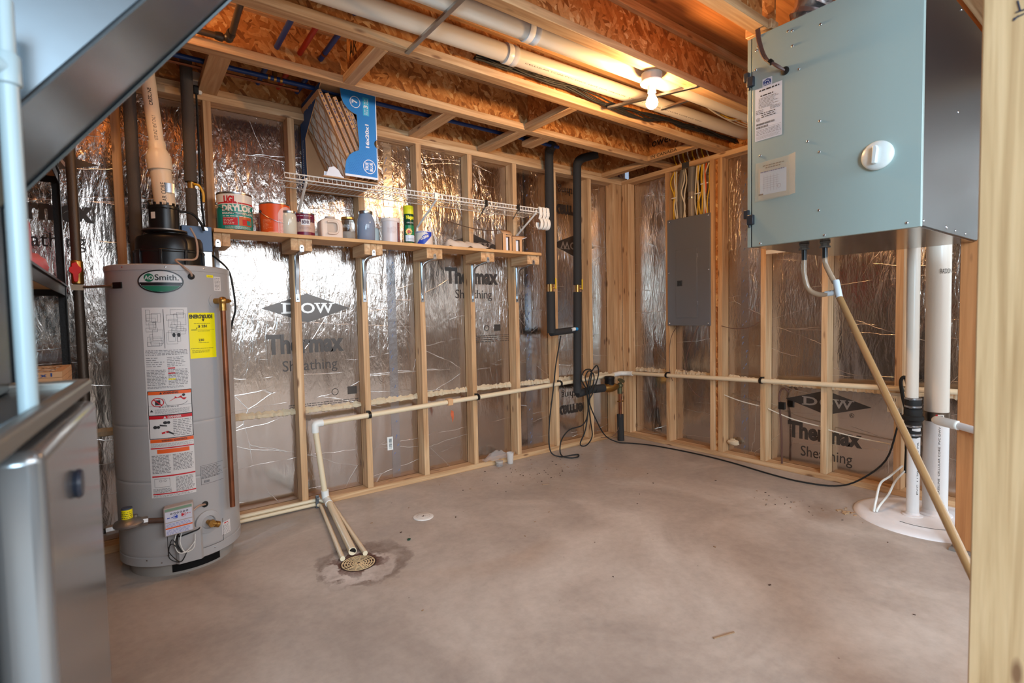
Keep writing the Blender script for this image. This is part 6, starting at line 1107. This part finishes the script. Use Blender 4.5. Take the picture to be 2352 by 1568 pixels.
t2 = thing('supply_plenum', 'galvanised sheet metal duct rising from the furnace and flaring over the room', 'duct', (-4.0, -2.03, 1.02))
ya, yb = -2.20, -1.86
prof = [(-4.40, 1.006), (-3.835, 1.006), (-3.835, 1.337), (-3.62, 1.618), (-3.30, 2.037), (-3.16, 2.22), (-3.16, 2.325), (-4.40, 2.325)]
B().prism(prof, lambda u, v, h: Vector((u, h, v)), ya, yb).build('plenum_body', galv, t2, bevel=.003, smooth=True, angle=20)
for yy, rr in ((ya - .002, .0035), (yb + .002, .0045)):
    B().tube([(u + .002, yy, v - .001) for u, v in prof[1:-1]], rr, 6).build('duct_seam', galv, t2)
pvc_n = mat('pvc_grey_white', (146, 162, 166), .35)
t = thing('vertical_pvc_pipe', 'thin pale plastic pipe standing on the furnace in front of the duct', 'pipe', (-3.768, -2.27, 1.0))
B().cyl((-3.769, -2.272, 1.006), (-3.769, -2.268, 1.46), .0105).build('lower_pipe', pvc_n, t); B().cyl((-3.769, -2.268, 1.46), (-3.769, -2.265, 1.532), .0098).build('upper_pipe', pvc_n, t)
B().lathe([(.0110, 0), (.0138, .002), (.0138, .036), (.0115, .040)], (-3.769, -2.268, 1.425), 24).cyl((-3.769, -2.268, 1.446), (-3.80, -2.29, 1.445), .0125).build('tee_fitting', pvc_n, t)
# ------------------------------------------------------------------ black shelving unit
t = thing('shelving_unit', 'black steel shelving with particle board decks behind the furnace', 'shelving', (-4.1, -.7, 0)); SX = -3.868; X2 = -4.33; YF = -.115; YN = -1.32
for x, y in ((SX, YF), (SX, YN), (X2, YF), (X2, YN)):
    m = B(); s = 1 if x == SX else -1; q = 1 if y == YF else -1
    m.box(x - .003, x, y - .03 if q == 1 else y, y if q == 1 else y + .03, 0, 1.93) if s == 1 else m.box(x, x + .003, min(y, y - q * .03), max(y, y - q * .03), 0, 1.93)
    m.box(min(x, x - s * .03), max(x, x - s * .03), y - .003 if q == 1 else y, y if q == 1 else y + .003, 0, 1.93); m.build('post', black_s, t)
for z in (.34, .86, 1.30, 1.80):
    m = B(); m.box(X2, SX, YF - .006, YF - .003, z - .045, z); m.box(X2, SX, YN + .003, YN + .006, z - .045, z); m.box(SX - .006, SX - .003, YN, YF, z - .045, z); m.box(X2 + .003, X2 + .006, YN, YF, z - .045, z); m.box(SX - .004, SX + .004, YN, YF, z - .004, z + .004); m.build('beam', black_s, t)
    B().box(X2 + .007, SX - .007, YN + .007, YF - .007, z - .016, z - .002).build('deck', particle, t)
def lowfilter(z, lab, dy=0, prt=False):
    t = thing('air_filter', lab, 'filter', (-4.05, -.65, z), 'flat stack of air filters on the shelving'); o = Vector((-4.245, -.85 + dy, z + .019)); fn = plane(o, (1, 0, 0), (0, 1, 0)); make_filter(t, fn, .40, .39, .019)
    if prt:
        e = plane(o + Vector((0, -.001, -.019)), (1, 0, 0), (0, 0, 1)); m = B(); m.text(e, '16 x 20 x 1', .265, .375, .003, .016, .0006, bold=.04); m.build('size_print', cnav, t, smooth=False)
zz = .866
for k in range(5): lowfilter(zz + .0005, ['lowest filter of the flat stack on the shelving', 'second filter from the bottom of the shelving stack', 'third filter of the flat stack on the shelving', 'fourth filter of the flat stack on the shelving', 'top filter of the flat stack on the shelving, lattice visible'][k], 0 if k < 3 else .005, k == 4); zz += .020
tag(B().prism([(-.05, 0), (.05, 0), (.05, .165), (.03, .20), (-.02, .20), (-.05, .17)], lambda u, v, h: Vector((-3.955 + u, -.86 + h, 1.304 + v)), -.06, .06).build('red_canister', mat('red_plastic', (206, 40, 24), .35), bevel=.008, seg=3), 'tall red plastic canister on the middle shelf of the black shelving', 'canister')
t = thing('storage_crate', 'red plastic storage crate at the back of the middle shelf', 'crate', (-4.17, -.50, 1.304))
B().box(-4.30, -4.05, -.78, -.15, 1.304, 1.55).build('crate_body', MATS['red_plastic'], t, bevel=.006); B().box(-4.305, -4.045, -.785, -.145, 1.552, 1.575).build('crate_lid', MATS['red_plastic'], t, bevel=.005)
m = B(); random.seed(12); NX, NY = 16, 12; vs = []
for i in range(NX + 1):
    for j in range(NY):
        a = i / NX; q = 2 * PI * j / NY; r = (.045 * math.sin(PI * min(.97, a * .85 + .12)) ** .6) * (1 + .12 * math.sin(3 * q + i)); vs.append(Vector((-3.945 + .012 * math.sin(a * 4) + r * math.cos(q), -.72 + a * .34, 1.304 + .048 - a * .015 + r * math.sin(q))))
m.add(vs, [(i * NY + j, i * NY + (j + 1) % NY, (i + 1) * NY + (j + 1) % NY, (i + 1) * NY + j) for i in range(NX) for j in range(NY)] + [tuple(range(NY))[::-1], tuple(range(NX * NY, NX * NY + NY))])
tag(m.build('pink_bag', mat('pink_film', (232, 130, 140), .3), angle=180), 'pink plastic bag lying beside the red canister on the middle shelf', 'bag')
# gas riser with red valve
t = thing('gas_riser', 'black iron gas riser with red valve handle in front of the shelving post', 'pipe', (-3.82, -.20, 0))
B().cyl((-3.822, -.22, 0.0), (-3.822, -.22, 1.30), .0185).build('lower_pipe', mat('iron_pipe', (86, 74, 64), .45, .6), t); B().cyl((-3.822, -.22, 1.405), (-3.822, -.22, 2.40), .0185).build('upper_pipe', MATS['iron_pipe'], t)
B().lathe([(.018, 0), (.022, .004), (.022, .04), (.024, .05), (.022, .06), (.022, .10), (.018, .105)], (-3.822, -.22, 1.302), 20).build('valve_body', brass, t)
m = B(); m.prism([(-.012, .055), (.004, .062), (.012, .045), (.022, .035), (.020, .022), (.010, .010), (.008, -.02), (-.002, -.026), (-.008, -.02), (-.010, .010), (-.022, .020), (-.020, .038), (-.012, .042)], lambda u, v, h: Vector((-3.826 + u, -.248 - h, 1.335 + v)), 0, .010); m.build('valve_handle', mat('handle_red', (210, 30, 24), .35), t, bevel=.002)
tag(B().cyl((-3.80, -.245, 1.289), (-3.695, -.375, 1.289), .006).lathe([(.012, 0), (.012, .01), (0, .01)], (-3.700, -.37, 1.289), 6, axis=(.63, -.78, 0)).box(-3.845, -3.80, -.243, -.238, 1.275, 1.30).build('brace_rod', mat('tan_rod', (150, 130, 108), .4, .6)), 'thin metal rod from the gas riser to the heater bracket', 'rod')
# ------------------------------------------------------------------ floor drain, cleanout, litter
t = thing('floor_drain', 'round rusty floor drain grate at the end of the cream pipes', 'drain', (-2.853, -.872, 0)); gx, gy = -2.853, -.880; gm = mat('grate_beige', (214, 184, 140), .5, var=.25)
B().lathe([(.082, .0002), (.082, .0008), (0, .0008)], (gx, gy, 0), 48).build('drain_bowl', mat('drain_dark', (58, 34, 24), .8), t)
m = B()
for r in (.012, .024, .036, .048, .060, .072): 
    n = 40; vs = [Vector((gx + (r + dr) * math.cos(2 * PI * i / n), gy + (r + dr) * math.sin(2 * PI * i / n), z)) for z in (.0008, .0022) for dr in (-.0024, .0024) for i in range(n)]
    m.add(vs, [(k * n + i, k * n + (i + 1) % n, l * n + (i + 1) % n, l * n + i) for k, l in ((0, 1), (1, 3), (3, 2), (2, 0)) for i in range(n)])
for k in range(12): a = 2 * PI * k / 12; m.box(.008, .074, -.0018, .0018, .0008, .0020, M=Matrix.Translation((gx, gy, 0)) @ Matrix.Rotation(a, 4, 'Z'))
m.build('grate', gm, t)
t = thing('cleanout_cover', 'round white cleanout cover flush in the concrete floor', 'cover', (-2.364, -.576, 0))
B().lathe([(.057, .0005), (.057, .004), (.053, .006), (0, .006)], (-2.364, -.576, 0), 44).build('cover_plate', mat('cover_white', (224, 214, 204), .45), t)
m = B(); f = plane((-2.364, -.576, .0062), (.8, -.6, 0), (.6, .8, 0)); m.ring(f, 0, 0, .038, .038, .001, .0004); m.disc(f, .0, .0, .006, .004, .0004); m.rect(f, -.016, .016, -.002, .002, .0004); m.rect(f, -.002, .002, -.014, .012, .0004); m.lines(f, .018, .032, -.003, .003, 1, .0004); m.lines(f, -.034, -.02, -.003, .003, 1, .0004); m.build('cover_print', mat('print_brown', (110, 86, 80), .6), t, smooth=False)
gf = mat('grey_film', (196, 188, 182), .2, alpha=.35)
m = B(); random.seed(15); vs = []
for i in range(13):
    for j in range(9): vs.append(Vector((-1.56 + i * .021, -.02 + j * .008 + .004 * math.sin(i), PL + .002 + max(0, .06 * math.sin(PI * i / 12) * math.sin(PI * j / 8) + random.uniform(-.008, .012)))))
m.add(vs, [(i * 9 + j, (i + 1) * 9 + j, (i + 1) * 9 + j + 1, i * 9 + j + 1) for i in range(12) for j in range(8)]); tag(m.build('crumpled_plastic', gf, smooth=False), 'crumpled clear plastic bag on the bottom plate between studs', 'plastic bag')
t = thing('small_lidded_cup', 'small grey lidded cup on the floor against the bottom plate', 'cup', (-1.455, -.045, 0)); B().lathe([(0, .0005), (.026, .0005), (.029, .03), (0, .03)], (-1.455, -.045, 0)).build('cup', gf, t); B().lathe([(.031, .03), (.031, .037), (.027, .04), (0, .04)], (-1.455, -.045, 0)).build('cup_lid', mat('cup_lid', (176, 164, 152), .4), t)
tag(B().lathe([(0, .0005), (.022, .0005), (.028, .085), (.027, .085), (.021, .003), (0, .003)], (-1.352, -.045, 0)).build('clear_cup', mat('clear_cup', (226, 220, 214), .1, alpha=.4)), 'clear plastic cup standing on the floor beside the grey cup', 'cup')
random.seed(19)
dm = mat('debris_dark', (70, 48, 36), .8); dl = mat('debris_tan', (150, 118, 90), .8)
m = B()
for k in range(130):
    if k < 75: x, y = random.gauss(-1.35, .28), random.uniform(-.55, -.04)
    elif k < 100: x, y = random.gauss(-.62, .07), random.gauss(-1.85, .14)
    else: x, y = random.uniform(-3.0, -.4), random.uniform(-2.6, -.1)
    if x > -.25: continue
    s = random.uniform(.0025, .006); a = random.random() * 6; m.box(-s, s, -s * .5, s * .5, 0.0003, s * .5, mi=k % 2, M=Matrix.Translation((x, y, 0)) @ Matrix.Rotation(a, 4, 'Z'))
so = tag(m.build('floor_debris', [dm, dl], smooth=False), 'scattered crumbs of dirt and wood chips on the concrete floor', 'debris'); so['kind'] = 'stuff'
m = B()
for k in range(90):
    q = random.uniform(0, 1); x, y = -.43 - .10 * q + random.gauss(0, .018), -2.02 - .16 * (1 - q) + random.gauss(0, .03)
    if (x - sx) ** 2 + (y - sy) ** 2 < .103: continue
    s = random.uniform(.004, .011); m.box(-s, s, -s * .4, s * .4, 0.0004, s * .5, M=Matrix.Translation((x, y, 0)) @ Matrix.Rotation(random.random() * 6, 4, 'Z'))
so = tag(m.build('sawdust', mat('sawdust', (172, 136, 100), .9), smooth=False), 'line of tan sawdust and chips along the sump lid edge', 'debris'); so['kind'] = 'stuff'
for x, y, l, a, lab in ((-2.05, -2.22, .09, .35, 'thin wood splinter lying on the floor at lower right'), (-1.47, -.60, .05, .2, 'short dark twig on the floor near the middle bottom plate')):
    tag(B().box(-l / 2, l / 2, -.003, .003, .0003, .004, M=Matrix.Translation((x, y, 0)) @ Matrix.Rotation(a - .64, 4, 'Z')).build('wood_splinter', dl), lab, 'splinter')
tag(B().box(-.010, .010, -.004, .004, .0003, .005, M=Matrix.Translation((-2.56, -.80, 0)) @ Matrix.Rotation(.5, 4, 'Z')).box(-.004, .004, -.008, .008, .0003, .006, M=Matrix.Translation((-2.56, -.80, 0))).build('green_scrap', mat('scrap_green', (26, 62, 44), .6)), 'tiny dark green scrap on the floor beyond the drain', 'scrap')
m = B(); random.seed(33); m.ball((.055, -1.047, .12), .05, (.5, 1, .45), 14)
for v in m.v: v += Vector((0, random.uniform(-.008, .008), random.uniform(-.006, .006)))
tag(m.build('foam_blob', MATS['sprayed_foam'] if 'sprayed_foam' in MATS else white), 'small blob of white spray foam low on the right wall foil', 'foam')
print('OBJECTS', len(bpy.data.objects))
